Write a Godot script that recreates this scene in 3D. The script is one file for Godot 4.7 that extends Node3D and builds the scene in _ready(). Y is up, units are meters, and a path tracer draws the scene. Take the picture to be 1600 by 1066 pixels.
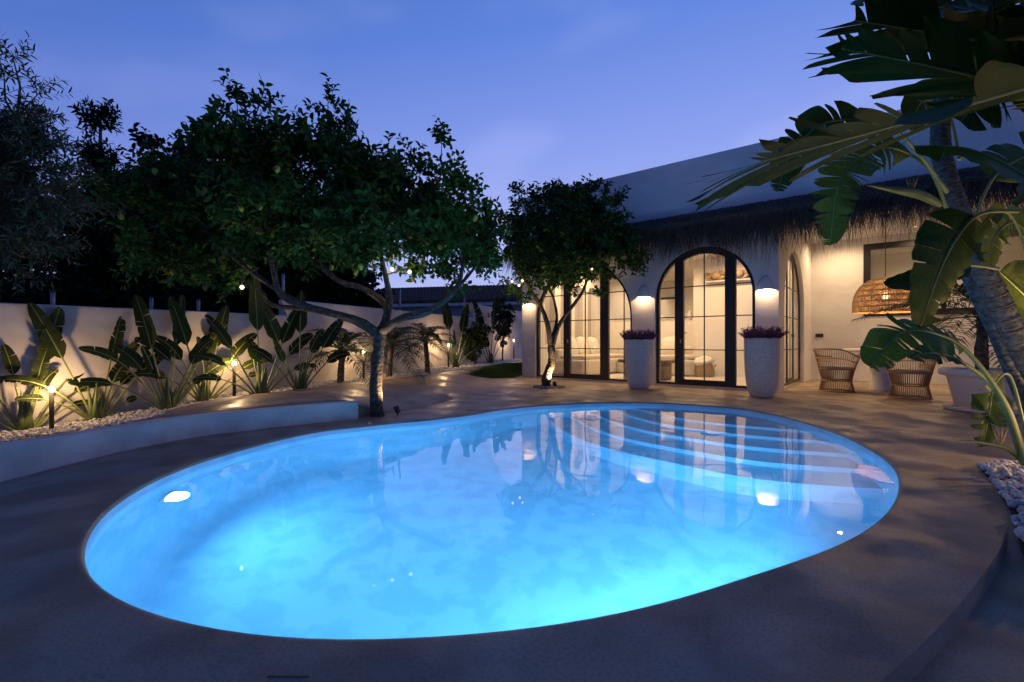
extends Node3D
# Walled garden with a lit oval pool at dusk; a white house with arched glass doors behind it.
# Camera at 0.9 m above the pool deck, looking along -Z. "depth" below is metres along -Z.

const EYE := 0.9
const FOCAL := 750.0          # of a 1600 pixel wide frame
var rng := RandomNumberGenerator.new()
var names := {}
var M := {}
var house: Node3D
var pool_ring := PackedVector2Array()     # (x, depth) of the deck edge
var pool_mid := Vector2(0.6, 4.15)
const RING := 192
# the planting strip along the garden wall: x, depth, ground height, bollard height
const STRIP := [[-7.8, 1.6, -0.2, 0.0], [-4.96, 5.17, -0.08, 0.48], [-3.82, 6.6, 0.10, 0.51], [-2.73, 8.83, 0.17, 0.55], [-1.55, 11.7, 0.22, 0.60], [0.06, 15.8, 0.28, 0.66], [1.5, 19.5, 0.3, 0.0]]

func _ready() -> void:
	rng.seed = 20
	view_and_light()
	materials()
	ground()
	pool()
	garden_wall()
	strip_stones()
	raised_path()
	lawn()
	build_house()
	house_lights()
	furniture()
	terrace_things()
	neighbours()
	background_trees()
	wall_plants()
	bollards()
	citrus_trees()
	olive()
	near_plants()
	small_things()

func at(px: float, py: float, depth: float) -> Vector3:
	return Vector3((px - 800.0) / FOCAL * depth, EYE + (533.0 - py) / FOCAL * depth, -depth)

# ------------------------------------------------------------------ camera, sky, light
func view_and_light() -> void:
	var cam := Camera3D.new()
	cam.name = "camera"
	cam.position = Vector3(0, EYE, 0)
	cam.fov = rad_to_deg(2.0 * atan(533.0 / FOCAL))
	cam.near = 0.05
	cam.far = 400.0
	add_child(cam)
	cam.current = true
	var env := Environment.new()
	env.tonemap_mode = Environment.TONE_MAPPER_LINEAR
	env.tonemap_exposure = 1.0
	env.background_mode = Environment.BG_SKY
	env.sdfgi_enabled = true
	env.ssao_enabled = true
	env.ssil_enabled = true
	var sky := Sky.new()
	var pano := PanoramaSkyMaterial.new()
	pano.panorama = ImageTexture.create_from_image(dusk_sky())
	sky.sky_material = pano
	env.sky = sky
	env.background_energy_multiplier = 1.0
	var we := WorldEnvironment.new()
	we.name = "environment"
	we.environment = env
	add_child(we)
	# the last light, from low over the garden beyond the house
	var sun := DirectionalLight3D.new()
	sun.name = "afterglow"
	sun.light_energy = 0.02
	sun.light_color = Color(1.0, 0.8, 0.75)
	sun.light_angular_distance = 30.0
	sun.shadow_enabled = true
	sun.rotation = Vector3(deg_to_rad(-8), deg_to_rad(180 - 12), 0)
	add_child(sun)

func dusk_sky() -> Image:
	var w := 512
	var h := 256
	var im := Image.create(w, h, false, Image.FORMAT_RGBF)
	var nz := FastNoiseLite.new()
	nz.seed = 4
	nz.frequency = 1.3
	nz.fractal_octaves = 5
	var stops := [[0.0, Vector3(0.55, 0.60, 0.95)], [0.15, Vector3(0.43, 0.50, 0.94)], [0.30, Vector3(0.26, 0.36, 0.87)], [0.45, Vector3(0.12, 0.24, 0.74)], [0.62, Vector3(0.05, 0.15, 0.52)], [1.0, Vector3(0.015, 0.045, 0.2)]]
	for j in h:
		var el := PI * (0.5 - (j + 0.5) / h)
		for i in w:
			var az := TAU * (i + 0.5) / w     # 0 = along -Z, to the right positive
			var d := Vector3(sin(az) * cos(el), sin(el), -cos(az) * cos(el))
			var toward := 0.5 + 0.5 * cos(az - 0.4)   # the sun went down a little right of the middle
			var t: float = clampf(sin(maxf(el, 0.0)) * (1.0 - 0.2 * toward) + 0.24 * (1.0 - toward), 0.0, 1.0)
			var c := Vector3.ZERO
			for k in stops.size() - 1:
				var a: float = stops[k][0]
				var b: float = stops[k + 1][0]
				if t <= b or k == stops.size() - 2:
					var ca: Vector3 = stops[k][1]
					var cb: Vector3 = stops[k + 1][1]
					c = ca.lerp(cb, clampf((t - a) / (b - a), 0.0, 1.0))
					break
			var cl: float = smoothstep(0.0, 0.55, nz.get_noise_3d(d.x * 1.3 + d.y * 2.0, d.y * 4.5 - d.x * 1.2, d.z * 1.3))
			c += Vector3(0.075, 0.062, 0.05) * cl * (1.0 - 0.6 * t)
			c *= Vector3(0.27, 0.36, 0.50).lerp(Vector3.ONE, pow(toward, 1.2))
			im.set_pixel(i, j, Color(c.x, c.y, c.z))
	return im

# ------------------------------------------------------------------ naming
func numbered(called: String) -> String:
	if not names.has(called):
		names[called] = 0
		return called
	names[called] += 1
	return "%s_%03d" % [called, names[called]]

func tag(o: Node, label: String, category: String, group := "") -> void:
	o.set_meta("label", label)
	o.set_meta("category", category)
	if group != "":
		o.set_meta("group", group)

func thing(called: String, label: String, category: String, pos := Vector3.ZERO, turn := 0.0, group := "") -> Node3D:
	var o := Node3D.new()
	o.name = numbered(called)
	add_child(o)
	o.position = pos
	o.rotation.y = turn
	tag(o, label, category, group)
	return o

func put(mesh: Mesh, called: String, m: Material, parent: Node, label := "") -> MeshInstance3D:
	var o := MeshInstance3D.new()
	o.name = numbered(called) if parent == self else called
	o.mesh = mesh
	o.material_override = m
	parent.add_child(o, true)
	if label != "":
		o.set_meta("label", label)
	return o

func setting(mesh: Mesh, called: String, m: Material) -> MeshInstance3D:
	var o := put(mesh, called, m, self)
	o.set_meta("kind", "structure")
	return o

func scatter(mesh: Mesh, spots: Array, colors: PackedColorArray, called: String, m: Material, parent: Node) -> MultiMeshInstance3D:
	var mm := MultiMesh.new()
	mm.transform_format = MultiMesh.TRANSFORM_3D
	mm.use_colors = colors.size() > 0
	mm.mesh = mesh
	mm.instance_count = spots.size()
	for i in spots.size():
		mm.set_instance_transform(i, spots[i])
		if mm.use_colors:
			mm.set_instance_color(i, colors[i])
	var o := MultiMeshInstance3D.new()
	o.name = numbered(called) if parent == self else called
	o.multimesh = mm
	o.material_override = m
	o.set_meta("kind", "stuff")
	parent.add_child(o, true)
	return o

# ------------------------------------------------------------------ materials
func lin(r: float, g: float, b: float, a := 1.0) -> Color:
	var c := Color(r, g, b).linear_to_srgb()
	c.a = a
	return c

func noise_tex(sd: int, freq: float, lo: Color, hi: Color, size := 512, octaves := 5, lo_at := 0.25, hi_at := 0.75) -> ImageTexture:
	var nz := FastNoiseLite.new()
	nz.seed = sd
	nz.frequency = freq
	nz.fractal_octaves = octaves
	var src := nz.get_seamless_image(size, size)
	var im := Image.create(size, size, false, Image.FORMAT_RGB8)
	var l := lo.linear_to_srgb()
	var h := hi.linear_to_srgb()
	for y in size:
		for x in size:
			im.set_pixel(x, y, l.lerp(h, smoothstep(lo_at, hi_at, src.get_pixel(x, y).r)))
	return ImageTexture.create_from_image(im)

func bump_tex(sd: int, freq: float, size := 512, octaves := 5) -> ImageTexture:
	var nz := FastNoiseLite.new()
	nz.seed = sd
	nz.frequency = freq
	nz.fractal_octaves = octaves
	return ImageTexture.create_from_image(nz.get_seamless_image(size, size))

func mat(called: String, c: Color, rough := 0.8, metal := 0.0) -> StandardMaterial3D:
	var m := StandardMaterial3D.new()
	m.resource_name = called
	m.albedo_color = c.linear_to_srgb()
	m.roughness = rough
	m.metallic = metal
	m.cull_mode = BaseMaterial3D.CULL_DISABLED
	M[called] = m
	return m

func tri(m: StandardMaterial3D, tex: Texture2D, scale: float, bump: Texture2D = null, bump_cm := 0.0, world := true) -> StandardMaterial3D:
	m.uv1_triplanar = true
	m.uv1_world_triplanar = world
	m.uv1_scale = Vector3.ONE * scale
	if tex:
		m.albedo_texture = tex
		m.albedo_color = Color.WHITE
	if bump:
		m.heightmap_enabled = true
		m.heightmap_texture = bump
		m.heightmap_scale = bump_cm
	return m

func glow(called: String, c: Color, energy: float) -> StandardMaterial3D:
	var m := mat(called, Color(0.6, 0.6, 0.6), 0.5)
	m.emission_enabled = true
	m.emission = c.linear_to_srgb()
	m.emission_energy_multiplier = energy
	return m

func leafy(called: String, c: Color, rough: float, through: Color, tex: Texture2D = null) -> StandardMaterial3D:
	var m := mat(called, c, rough)
	m.metallic_specular = 0.3
	m.vertex_color_use_as_albedo = true
	m.backlight_enabled = true
	m.backlight = through.linear_to_srgb()
	if tex:
		m.albedo_texture = tex
	return m

func vein_tex() -> ImageTexture:
	var im := Image.create(512, 128, false, Image.FORMAT_RGB8)
	var nz := FastNoiseLite.new()
	nz.seed = 9
	nz.frequency = 0.02
	for x in 512:
		var v := 0.86 + 0.10 * sin(x * TAU / 512.0 * 70.0) * (0.5 + 0.5 * sin(x * 0.31)) + 0.05 * sin(x * 1.7)
		for y in 128:
			var n := v + 0.16 * nz.get_noise_2d(x * 1.5, y * 3.0)
			im.set_pixel(x, y, Color(n * 1.0, n, n * 0.92))
	return ImageTexture.create_from_image(im)

func materials() -> void:
	var fine := bump_tex(3, 0.03)
	var coarse := bump_tex(5, 0.008)
	tri(mat("microcement", Color.WHITE, 0.5), noise_tex(11, 0.006, Color(0.285, 0.215, 0.152), Color(0.39, 0.305, 0.222), 1024, 6), 0.28, bump_tex(6, 0.012, 1024, 6), 0.3)
	M.microcement.detail_enabled = true
	M.microcement.detail_blend_mode = BaseMaterial3D.BLEND_MODE_MUL
	M.microcement.detail_uv_layer = BaseMaterial3D.DETAIL_UV_2
	M.microcement.uv2_triplanar = true
	M.microcement.uv2_world_triplanar = true
	M.microcement.uv2_scale = Vector3.ONE * 1.1
	M.microcement.detail_albedo = noise_tex(19, 0.05, Color(0.78, 0.76, 0.74), Color(1, 1, 1), 1024, 5, 0.2, 0.52)
	M.microcement.roughness_texture = noise_tex(12, 0.012, Color(0.12, 0.12, 0.12), Color(0.45, 0.45, 0.45), 512, 5)
	M.microcement.roughness = 1.0
	tri(mat("plaster", Color.WHITE, 0.85), noise_tex(13, 0.006, Color(0.70, 0.68, 0.65), Color(0.80, 0.785, 0.76), 512, 5), 0.35, coarse, 1.2)
	tri(mat("garden_plaster", Color.WHITE, 0.88), noise_tex(14, 0.008, Color(0.50, 0.46, 0.43), Color(0.66, 0.63, 0.60), 512, 6), 0.4, coarse, 1.6)
	tri(mat("kerb_plaster", Color.WHITE, 0.8), noise_tex(15, 0.01, Color(0.58, 0.55, 0.51), Color(0.72, 0.70, 0.66), 512, 6), 0.6, coarse, 1.2)
	tri(mat("pool_plaster", Color.WHITE, 0.7), noise_tex(16, 0.010, Color(0.55, 0.72, 0.82), Color(0.68, 0.82, 0.90), 1024, 6, 0.3, 0.62), 0.3, coarse, 0.8)
	tri(mat("pot_stone", Color.WHITE, 0.85), noise_tex(17, 0.03, Color(0.54, 0.48, 0.41), Color(0.68, 0.62, 0.55), 512, 5, 0.2, 0.6), 1.2, fine, 0.5)
	mat("white_pot", Color(0.72, 0.68, 0.64), 0.55)
	mat("black_metal", Color(0.012, 0.011, 0.011), 0.4)
	mat("dark_metal", Color(0.03, 0.027, 0.025), 0.5)
	mat("fence_metal", Color(0.35, 0.36, 0.38), 0.45, 0.6)
	mat("brass", Color(0.55, 0.45, 0.3), 0.35, 0.8)
	var pane := mat("pane", Color(0.9, 0.95, 0.95), 0.02)
	pane.transparency = BaseMaterial3D.TRANSPARENCY_ALPHA
	pane.albedo_color.a = 0.03
	var water := mat("water", Color(0.93, 0.98, 1.0), 0.0)
	water.refraction_enabled = true
	water.refraction_scale = 0.033
	water.transparency = BaseMaterial3D.TRANSPARENCY_ALPHA
	water.albedo_color.a = 0.0
	tri(mat("bark", Color.WHITE, 0.9), noise_tex(21, 0.02, Color(0.05, 0.04, 0.03), Color(0.17, 0.14, 0.11), 512, 5), 1.5, fine, 3.0)
	tri(mat("pale_bark", Color.WHITE, 0.9), noise_tex(22, 0.02, Color(0.03, 0.024, 0.02), Color(0.10, 0.083, 0.066), 512, 5), 1.5, fine, 2.5)
	tri(mat("palm_bark", Color.WHITE, 0.85), noise_tex(23, 0.03, Color(0.045, 0.05, 0.048), Color(0.13, 0.14, 0.135), 512, 5), 1.4, fine, 1.5)
	tri(mat("palm_ring", Color.WHITE, 0.9), noise_tex(24, 0.03, Color(0.05, 0.045, 0.04), Color(0.16, 0.14, 0.12), 512, 5), 1.4, fine, 1.5)
	var veins := vein_tex()
	leafy("strelitzia_leaf", Color(1, 1, 1), 0.55, Color(0.22, 0.34, 0.06), veins)
	leafy("citrus_leaf", Color(1, 1, 1), 0.55, Color(0.12, 0.2, 0.03))
	leafy("olive_leaf", Color(0.75, 0.78, 0.7), 0.55, Color(0.1, 0.12, 0.05))
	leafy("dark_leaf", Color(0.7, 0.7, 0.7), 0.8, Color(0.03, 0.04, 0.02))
	leafy("palm_leaf", Color(1, 1, 1), 0.5, Color(0.12, 0.18, 0.04))
	leafy("grass", Color(1, 1, 1), 0.7, Color(0.1, 0.15, 0.03))
	leafy("heather", Color(1, 1, 1), 0.8, Color(0.1, 0.04, 0.06))
	leafy("thatch", Color(1, 1, 1), 0.95, Color(0.05, 0.04, 0.03))
	mat("stalk", Color(0.11, 0.15, 0.04), 0.5)
	mat("rib", Color(0.2, 0.24, 0.07), 0.45)
	var st := mat("stone", Color(1, 1, 1), 0.75)
	st.vertex_color_use_as_albedo = true
	tri(mat("thatch_mass", Color.WHITE, 1.0), noise_tex(25, 0.04, Color(0.04, 0.033, 0.025), Color(0.15, 0.125, 0.095), 512, 4), 1.5, fine, 4.0)
	mat("lemon", Color(0.42, 0.34, 0.04), 0.5)
	mat("rattan", Color(0.36, 0.22, 0.10), 0.55)
	mat("rattan_light", Color(0.5, 0.33, 0.16), 0.55)
	tri(mat("sofa_cloth", Color.WHITE, 0.95), noise_tex(27, 0.05, Color(0.50, 0.44, 0.36), Color(0.62, 0.56, 0.47), 256, 4), 2.0, fine, 0.6)
	tri(mat("cushion_cloth", Color.WHITE, 0.95), noise_tex(28, 0.05, Color(0.62, 0.57, 0.50), Color(0.74, 0.69, 0.62), 256, 4), 2.0, fine, 0.6)
	tri(mat("wood", Color.WHITE, 0.6), noise_tex(29, 0.02, Color(0.10, 0.075, 0.05), Color(0.22, 0.17, 0.12), 256, 5), 1.0)
	mat("interior_paint", Color(0.72, 0.68, 0.61), 0.9)
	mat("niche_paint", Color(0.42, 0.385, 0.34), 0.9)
	mat("interior_floor", Color(0.55, 0.5, 0.43), 0.45)
	tri(mat("straw", Color.WHITE, 0.9), noise_tex(31, 0.06, Color(0.30, 0.20, 0.10), Color(0.50, 0.36, 0.20), 256, 3), 3.0)
	mat("mirror_glass", Color(0.8, 0.8, 0.8), 0.05, 1.0)
	tri(mat("soil", Color.WHITE, 1.0), noise_tex(33, 0.05, Color(0.03, 0.025, 0.018), Color(0.10, 0.08, 0.06), 256, 4), 1.5, fine, 3.0)
	mat("far_wall", Color(0.36, 0.37, 0.40), 0.9)
	tri(mat("roof_tile", Color.WHITE, 0.85), noise_tex(34, 0.05, Color(0.09, 0.045, 0.03), Color(0.2, 0.1, 0.065), 256, 4), 0.8)
	glow("warm_glow", Color(1.0, 0.72, 0.42), 9.0)
	glow("bulb_glow", Color(1.0, 0.68, 0.36), 9.0)
	glow("panel_glow", Color(1.0, 0.8, 0.55), 0.5)
	glow("globe_glow", Color(1.0, 0.7, 0.4), 3.5)
	glow("pool_glow", Color(0.55, 0.9, 1.0), 6.0)

# ------------------------------------------------------------------ mesh helpers
func start(smooth := true) -> SurfaceTool:
	var st := SurfaceTool.new()
	st.begin(Mesh.PRIMITIVE_TRIANGLES)
	st.set_smooth_group(0 if smooth else -1)
	return st

func done(st: SurfaceTool) -> ArrayMesh:
	st.generate_normals()
	st.index()
	return st.commit()

func quad(st: SurfaceTool, a: Vector3, b: Vector3, c: Vector3, d: Vector3) -> void:
	st.add_vertex(a); st.add_vertex(b); st.add_vertex(c)
	st.add_vertex(a); st.add_vertex(c); st.add_vertex(d)

func box(st: SurfaceTool, c: Vector3, s: Vector3, b := Basis.IDENTITY) -> void:
	var h := s * 0.5
	var p := []
	for i in 8:
		p.append(c + b * Vector3(h.x if i & 1 else -h.x, h.y if i & 2 else -h.y, h.z if i & 4 else -h.z))
	for f in [[0, 2, 3, 1], [4, 5, 7, 6], [0, 1, 5, 4], [2, 6, 7, 3], [0, 4, 6, 2], [1, 3, 7, 5]]:
		quad(st, p[f[0]], p[f[3]], p[f[2]], p[f[1]])

func box_mesh(c: Vector3, s: Vector3, b := Basis.IDENTITY) -> ArrayMesh:
	var st := start(false)
	box(st, c, s, b)
	return done(st)

# a box with rounded edges, n cells a side
func soft_box(st: SurfaceTool, c: Vector3, s: Vector3, r: float, b := Basis.IDENTITY, puff := 0.0, n := 6) -> void:
	var h := s * 0.5
	var inner := Vector3(maxf(h.x - r, 0.0), maxf(h.y - r, 0.0), maxf(h.z - r, 0.0))
	for axis in 3:
		for sg: float in [-1.0, 1.0]:
			var g := []
			for j in n + 1:
				for i in n + 1:
					var u := -1.0 + 2.0 * i / n
					var v := -1.0 + 2.0 * j / n
					u = signf(u) * pow(absf(u), 0.6)
					v = signf(v) * pow(absf(v), 0.6)
					var q := Vector3.ZERO
					q[axis] = sg * h[axis]
					q[(axis + 1) % 3] = u * h[(axis + 1) % 3]
					q[(axis + 2) % 3] = v * h[(axis + 2) % 3]
					var k := q.clamp(-inner, inner)
					var o := q - k
					q = k + (o.normalized() * r if o.length() > 1e-6 else o)
					q[axis] += sg * puff * (1.0 - u * u) * (1.0 - v * v)
					g.append(c + b * q)
			for j in n:
				for i in n:
					var a: Vector3 = g[j * (n + 1) + i]
					var bb: Vector3 = g[j * (n + 1) + i + 1]
					var cc: Vector3 = g[(j + 1) * (n + 1) + i + 1]
					var dd: Vector3 = g[(j + 1) * (n + 1) + i]
					if sg > 0: quad(st, a, dd, cc, bb)
					else: quad(st, a, bb, cc, dd)

func soft_mesh(c: Vector3, s: Vector3, r: float, b := Basis.IDENTITY, puff := 0.0) -> ArrayMesh:
	var st := start()
	soft_box(st, c, s, r, b, puff)
	return done(st)

func tube(st: SurfaceTool, pts: Array, radii: Array, sides := 8, caps := true, wobble := 0.0) -> void:
	var n := pts.size()
	var t0: Vector3 = (pts[1] - pts[0]).normalized()
	var side := t0.cross(Vector3.UP if absf(t0.y) < 0.9 else Vector3.RIGHT).normalized()
	var rings := []
	for i in n:
		var t: Vector3 = (pts[mini(i + 1, n - 1)] - pts[maxi(i - 1, 0)]).normalized()
		side = (side - t * side.dot(t)).normalized()
		var up := t.cross(side)
		var ring := []
		for k in sides:
			var a := TAU * k / sides
			var r: float = radii[i] * (1.0 + wobble * sin(k * 2.7 + i * 1.9) )
			ring.append(pts[i] + (side * cos(a) + up * sin(a)) * r)
		rings.append(ring)
	for i in n - 1:
		for k in sides:
			var l := (k + 1) % sides
			quad(st, rings[i][k], rings[i + 1][k], rings[i + 1][l], rings[i][l])
	if caps:
		for e in [0, n - 1]:
			for k in range(1, sides - 1):
				if e == 0:
					st.add_vertex(rings[e][0]); st.add_vertex(rings[e][k]); st.add_vertex(rings[e][k + 1])
				else:
					st.add_vertex(rings[e][0]); st.add_vertex(rings[e][k + 1]); st.add_vertex(rings[e][k])

func tube_mesh(pts: Array, radii: Array, sides := 8, wobble := 0.0) -> ArrayMesh:
	var st := start()
	tube(st, pts, radii, sides, true, wobble)
	return done(st)

# profile: (radius, height) from the bottom up
func lathe(st: SurfaceTool, profile: Array, segs := 32, a0 := 0.0, a1 := TAU, c := Vector3.ZERO) -> void:
	for i in profile.size() - 1:
		var p: Vector2 = profile[i]
		var q: Vector2 = profile[i + 1]
		for k in segs:
			var a := lerpf(a0, a1, float(k) / segs)
			var b := lerpf(a0, a1, float(k + 1) / segs)
			quad(st, c + Vector3(cos(a) * p.x, p.y, sin(a) * p.x), c + Vector3(cos(b) * p.x, p.y, sin(b) * p.x), c + Vector3(cos(b) * q.x, q.y, sin(b) * q.x), c + Vector3(cos(a) * q.x, q.y, sin(a) * q.x))

func lathe_mesh(profile: Array, segs := 32, c := Vector3.ZERO) -> ArrayMesh:
	var st := start()
	lathe(st, profile, segs, 0.0, TAU, c)
	return done(st)

# a flat outline given thickness: xf takes (x, y, z) of the outline's own axes
func prism(st: SurfaceTool, poly: PackedVector2Array, z0: float, z1: float, xf := Transform3D.IDENTITY) -> void:
	if Geometry2D.is_polygon_clockwise(poly):
		poly = poly.duplicate()
		poly.reverse()
	var tris := Geometry2D.triangulate_polygon(poly)
	for i in range(0, tris.size(), 3):
		var a := poly[tris[i]]
		var b := poly[tris[i + 1]]
		var c := poly[tris[i + 2]]
		if (b - a).cross(c - a) < 0.0:
			var k := b
			b = c
			c = k
		st.add_vertex(xf * Vector3(a.x, a.y, z1)); st.add_vertex(xf * Vector3(c.x, c.y, z1)); st.add_vertex(xf * Vector3(b.x, b.y, z1))
		st.add_vertex(xf * Vector3(a.x, a.y, z0)); st.add_vertex(xf * Vector3(b.x, b.y, z0)); st.add_vertex(xf * Vector3(c.x, c.y, z0))
	for i in poly.size():
		var a := poly[i]
		var b := poly[(i + 1) % poly.size()]
		quad(st, xf * Vector3(a.x, a.y, z0), xf * Vector3(a.x, a.y, z1), xf * Vector3(b.x, b.y, z1), xf * Vector3(b.x, b.y, z0))

func prism_mesh(poly: PackedVector2Array, z0: float, z1: float, xf := Transform3D.IDENTITY) -> ArrayMesh:
	var st := start(false)
	prism(st, poly, z0, z1, xf)
	return done(st)

func curve(points: Array, n: int) -> Array:
	# Catmull-Rom through the points, n samples
	var out := []
	var m := points.size()
	for i in n:
		var f := float(i) / (n - 1) * (m - 1)
		var k := mini(int(f), m - 2)
		var t := f - k
		var p0 = points[maxi(k - 1, 0)]
		var p1 = points[k]
		var p2 = points[k + 1]
		var p3 = points[mini(k + 2, m - 1)]
		out.append(0.5 * (2.0 * p1 + (p2 - p0) * t + (2.0 * p0 - 5.0 * p1 + 4.0 * p2 - p3) * t * t + (3.0 * p1 - p0 - 3.0 * p2 + p3) * t * t * t))
	return out

func aim(dir: Vector3, up := Vector3.UP) -> Basis:
	# y along dir
	var y := dir.normalized()
	var x := y.cross(up if absf(y.dot(up)) < 0.98 else Vector3.RIGHT).normalized()
	return Basis(x, y, x.cross(y))

func lamp_omni(called: String, pos: Vector3, energy: float, size: float, c: Color, parent: Node) -> void:
	var l := OmniLight3D.new()
	l.name = called
	l.position = pos
	l.light_energy = energy
	l.light_size = size
	l.light_color = c.linear_to_srgb()
	l.omni_range = 30.0
	l.omni_attenuation = 2.0
	l.shadow_enabled = true
	parent.add_child(l, true)

func lamp_spot(called: String, pos: Vector3, towards: Vector3, energy: float, angle: float, size: float, c: Color, parent: Node) -> void:
	var l := SpotLight3D.new()
	l.name = called
	l.light_energy = energy
	l.light_size = size
	l.light_color = c.linear_to_srgb()
	l.spot_range = 30.0
	l.spot_attenuation = 2.0
	l.spot_angle = angle
	l.spot_angle_attenuation = 0.7
	l.shadow_enabled = true
	parent.add_child(l, true)
	l.position = pos
	var y := -towards.normalized()
	var x := (Vector3.UP if absf(y.y) < 0.9 else Vector3.RIGHT).cross(y).normalized()
	l.basis = Basis(x, y.cross(x), y)

const WARM := Color(1.0, 0.62, 0.30)

# ------------------------------------------------------------------ ground and pool
func strip_at(x: float, d: float) -> Vector3:
	# (distance from the strip's line, towards the pool positive; ground height; bollard height)
	var best := 1e9
	var out := Vector3.ZERO
	var p := Vector2(x, d)
	for i in STRIP.size() - 1:
		var a := Vector2(STRIP[i][0], STRIP[i][1])
		var b := Vector2(STRIP[i + 1][0], STRIP[i + 1][1])
		var t := clampf((p - a).dot(b - a) / (b - a).length_squared(), 0.0, 1.0)
		var q := a.lerp(b, t)
		var l := p.distance_to(q)
		if l < best:
			best = l
			var s := -signf((b - a).cross(p - a))
			out = Vector3(l * s, lerpf(STRIP[i][2], STRIP[i + 1][2], t), 0.0)
	return out

func ground_h(x: float, d: float) -> float:
	var r := strip_at(x, d)
	if r.x < 0.3:
		return r.y
	return r.y * (1.0 - smoothstep(0.3, 1.9 if r.y > 0.0 else 1.0, r.x))

func drop_at(a: float) -> float:
	var deg := rad_to_deg(a)
	return 0.055 * smoothstep(-44.0, -58.0, deg) * smoothstep(-178.0, -160.0, deg)

func ground() -> void:
	var px := [[500, 672], [419.6, 689.6], [350, 709], [280, 731], [210, 766], [175, 788], [144, 823], [131, 853.5], [132, 882], [149, 906], [175, 928], [218.5, 947], [284, 967], [376, 984.6], [500, 994.7], [600, 993.5], [700, 988], [800, 980], [900, 966], [1030, 938], [1151, 900], [1247, 870], [1328, 838], [1369, 811], [1393, 783], [1402.5, 758], [1401, 738], [1385, 718], [1348, 695], [1287.5, 669], [1226.6, 651], [1165.6, 638.6], [1084, 631.7], [1003, 628.4], [922, 629], [850, 632.8], [800, 637], [732.7, 648], [669, 655.5], [573, 664.7]]
	var pol := []
	for q in px:
		var dd: float = EYE * FOCAL / (q[1] - 533.0)
		var v: Vector2 = Vector2((q[0] - 800.0) / FOCAL * dd, dd) - pool_mid
		pol.append([v.angle(), v.length()])
	pol.sort_custom(func(a, b): return a[0] < b[0])
	var raw := []
	for k in RING:
		var a := -PI + TAU * k / RING
		var r := 0.0
		for i in pol.size():
			var p = pol[i]
			var q = pol[(i + 1) % pol.size()]
			var a0: float = p[0]
			var a1: float = q[0] + (TAU if i == pol.size() - 1 else 0.0)
			var aa := a if a >= a0 else a + TAU
			if aa >= a0 and aa <= a1:
				r = lerpf(p[1], q[1], (aa - a0) / (a1 - a0))
		raw.append(r)
	for pass_ in 6:
		var s := []
		for k in RING:
			s.append((raw[(k + RING - 1) % RING] + 2.0 * raw[k] + raw[(k + 1) % RING]) / 4.0)
		raw = s
	for k in RING:
		var a := -PI + TAU * k / RING
		pool_ring.append(pool_mid + Vector2(cos(a), sin(a)) * raw[k])
	var steps := [0.0, 0.006, 0.014, 0.03, 0.12, 0.25]
	var rows := []
	for o in steps:
		rows.append([o, false])
	rows.append([-1.0, false])       # the platform's edge
	rows.append([-1.0, true])        # and its foot
	var o2 := 0.06
	while o2 < 110.0:
		rows.append([-1.0 - o2, true])
		o2 += 0.14 if o2 < 11.0 else o2 * 0.12
	var ys := [-0.02, -0.007, -0.002, 0.0]
	var grid := []
	for i in rows.size():
		var line := []
		for k in RING + 1:
			var a := -PI + TAU * k / RING
			var e: float = raw[k % RING]
			var deg := rad_to_deg(a)
			var edge := lerpf(0.44, 0.8, smoothstep(-58.0, -115.0, deg)) if deg < 0.0 else lerpf(0.44, 0.9, smoothstep(0.0, 60.0, deg))
			if deg < -150.0 or deg > 90.0: edge = 0.85
			var o: float = rows[i][0]
			var foot: bool = rows[i][1]
			var rad := e + o if o >= 0.0 else e + edge + (-1.0 - o) + (0.012 if foot else 0.0)
			var q := pool_mid + Vector2(cos(a), sin(a)) * rad
			var y: float = ys[i] if i < ys.size() else ground_h(q.x, q.y)
			if foot:
				y -= drop_at(a)
			line.append(Vector3(q.x, y, -q.y))
		grid.append(line)
	var st := start()
	for i in rows.size() - 1:
		st.set_smooth_group(-1 if i == 6 else 0)
		for k in RING:
			quad(st, grid[i][k], grid[i][k + 1], grid[i + 1][k + 1], grid[i + 1][k])
	setting(done(st), "ground", M.microcement)

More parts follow.
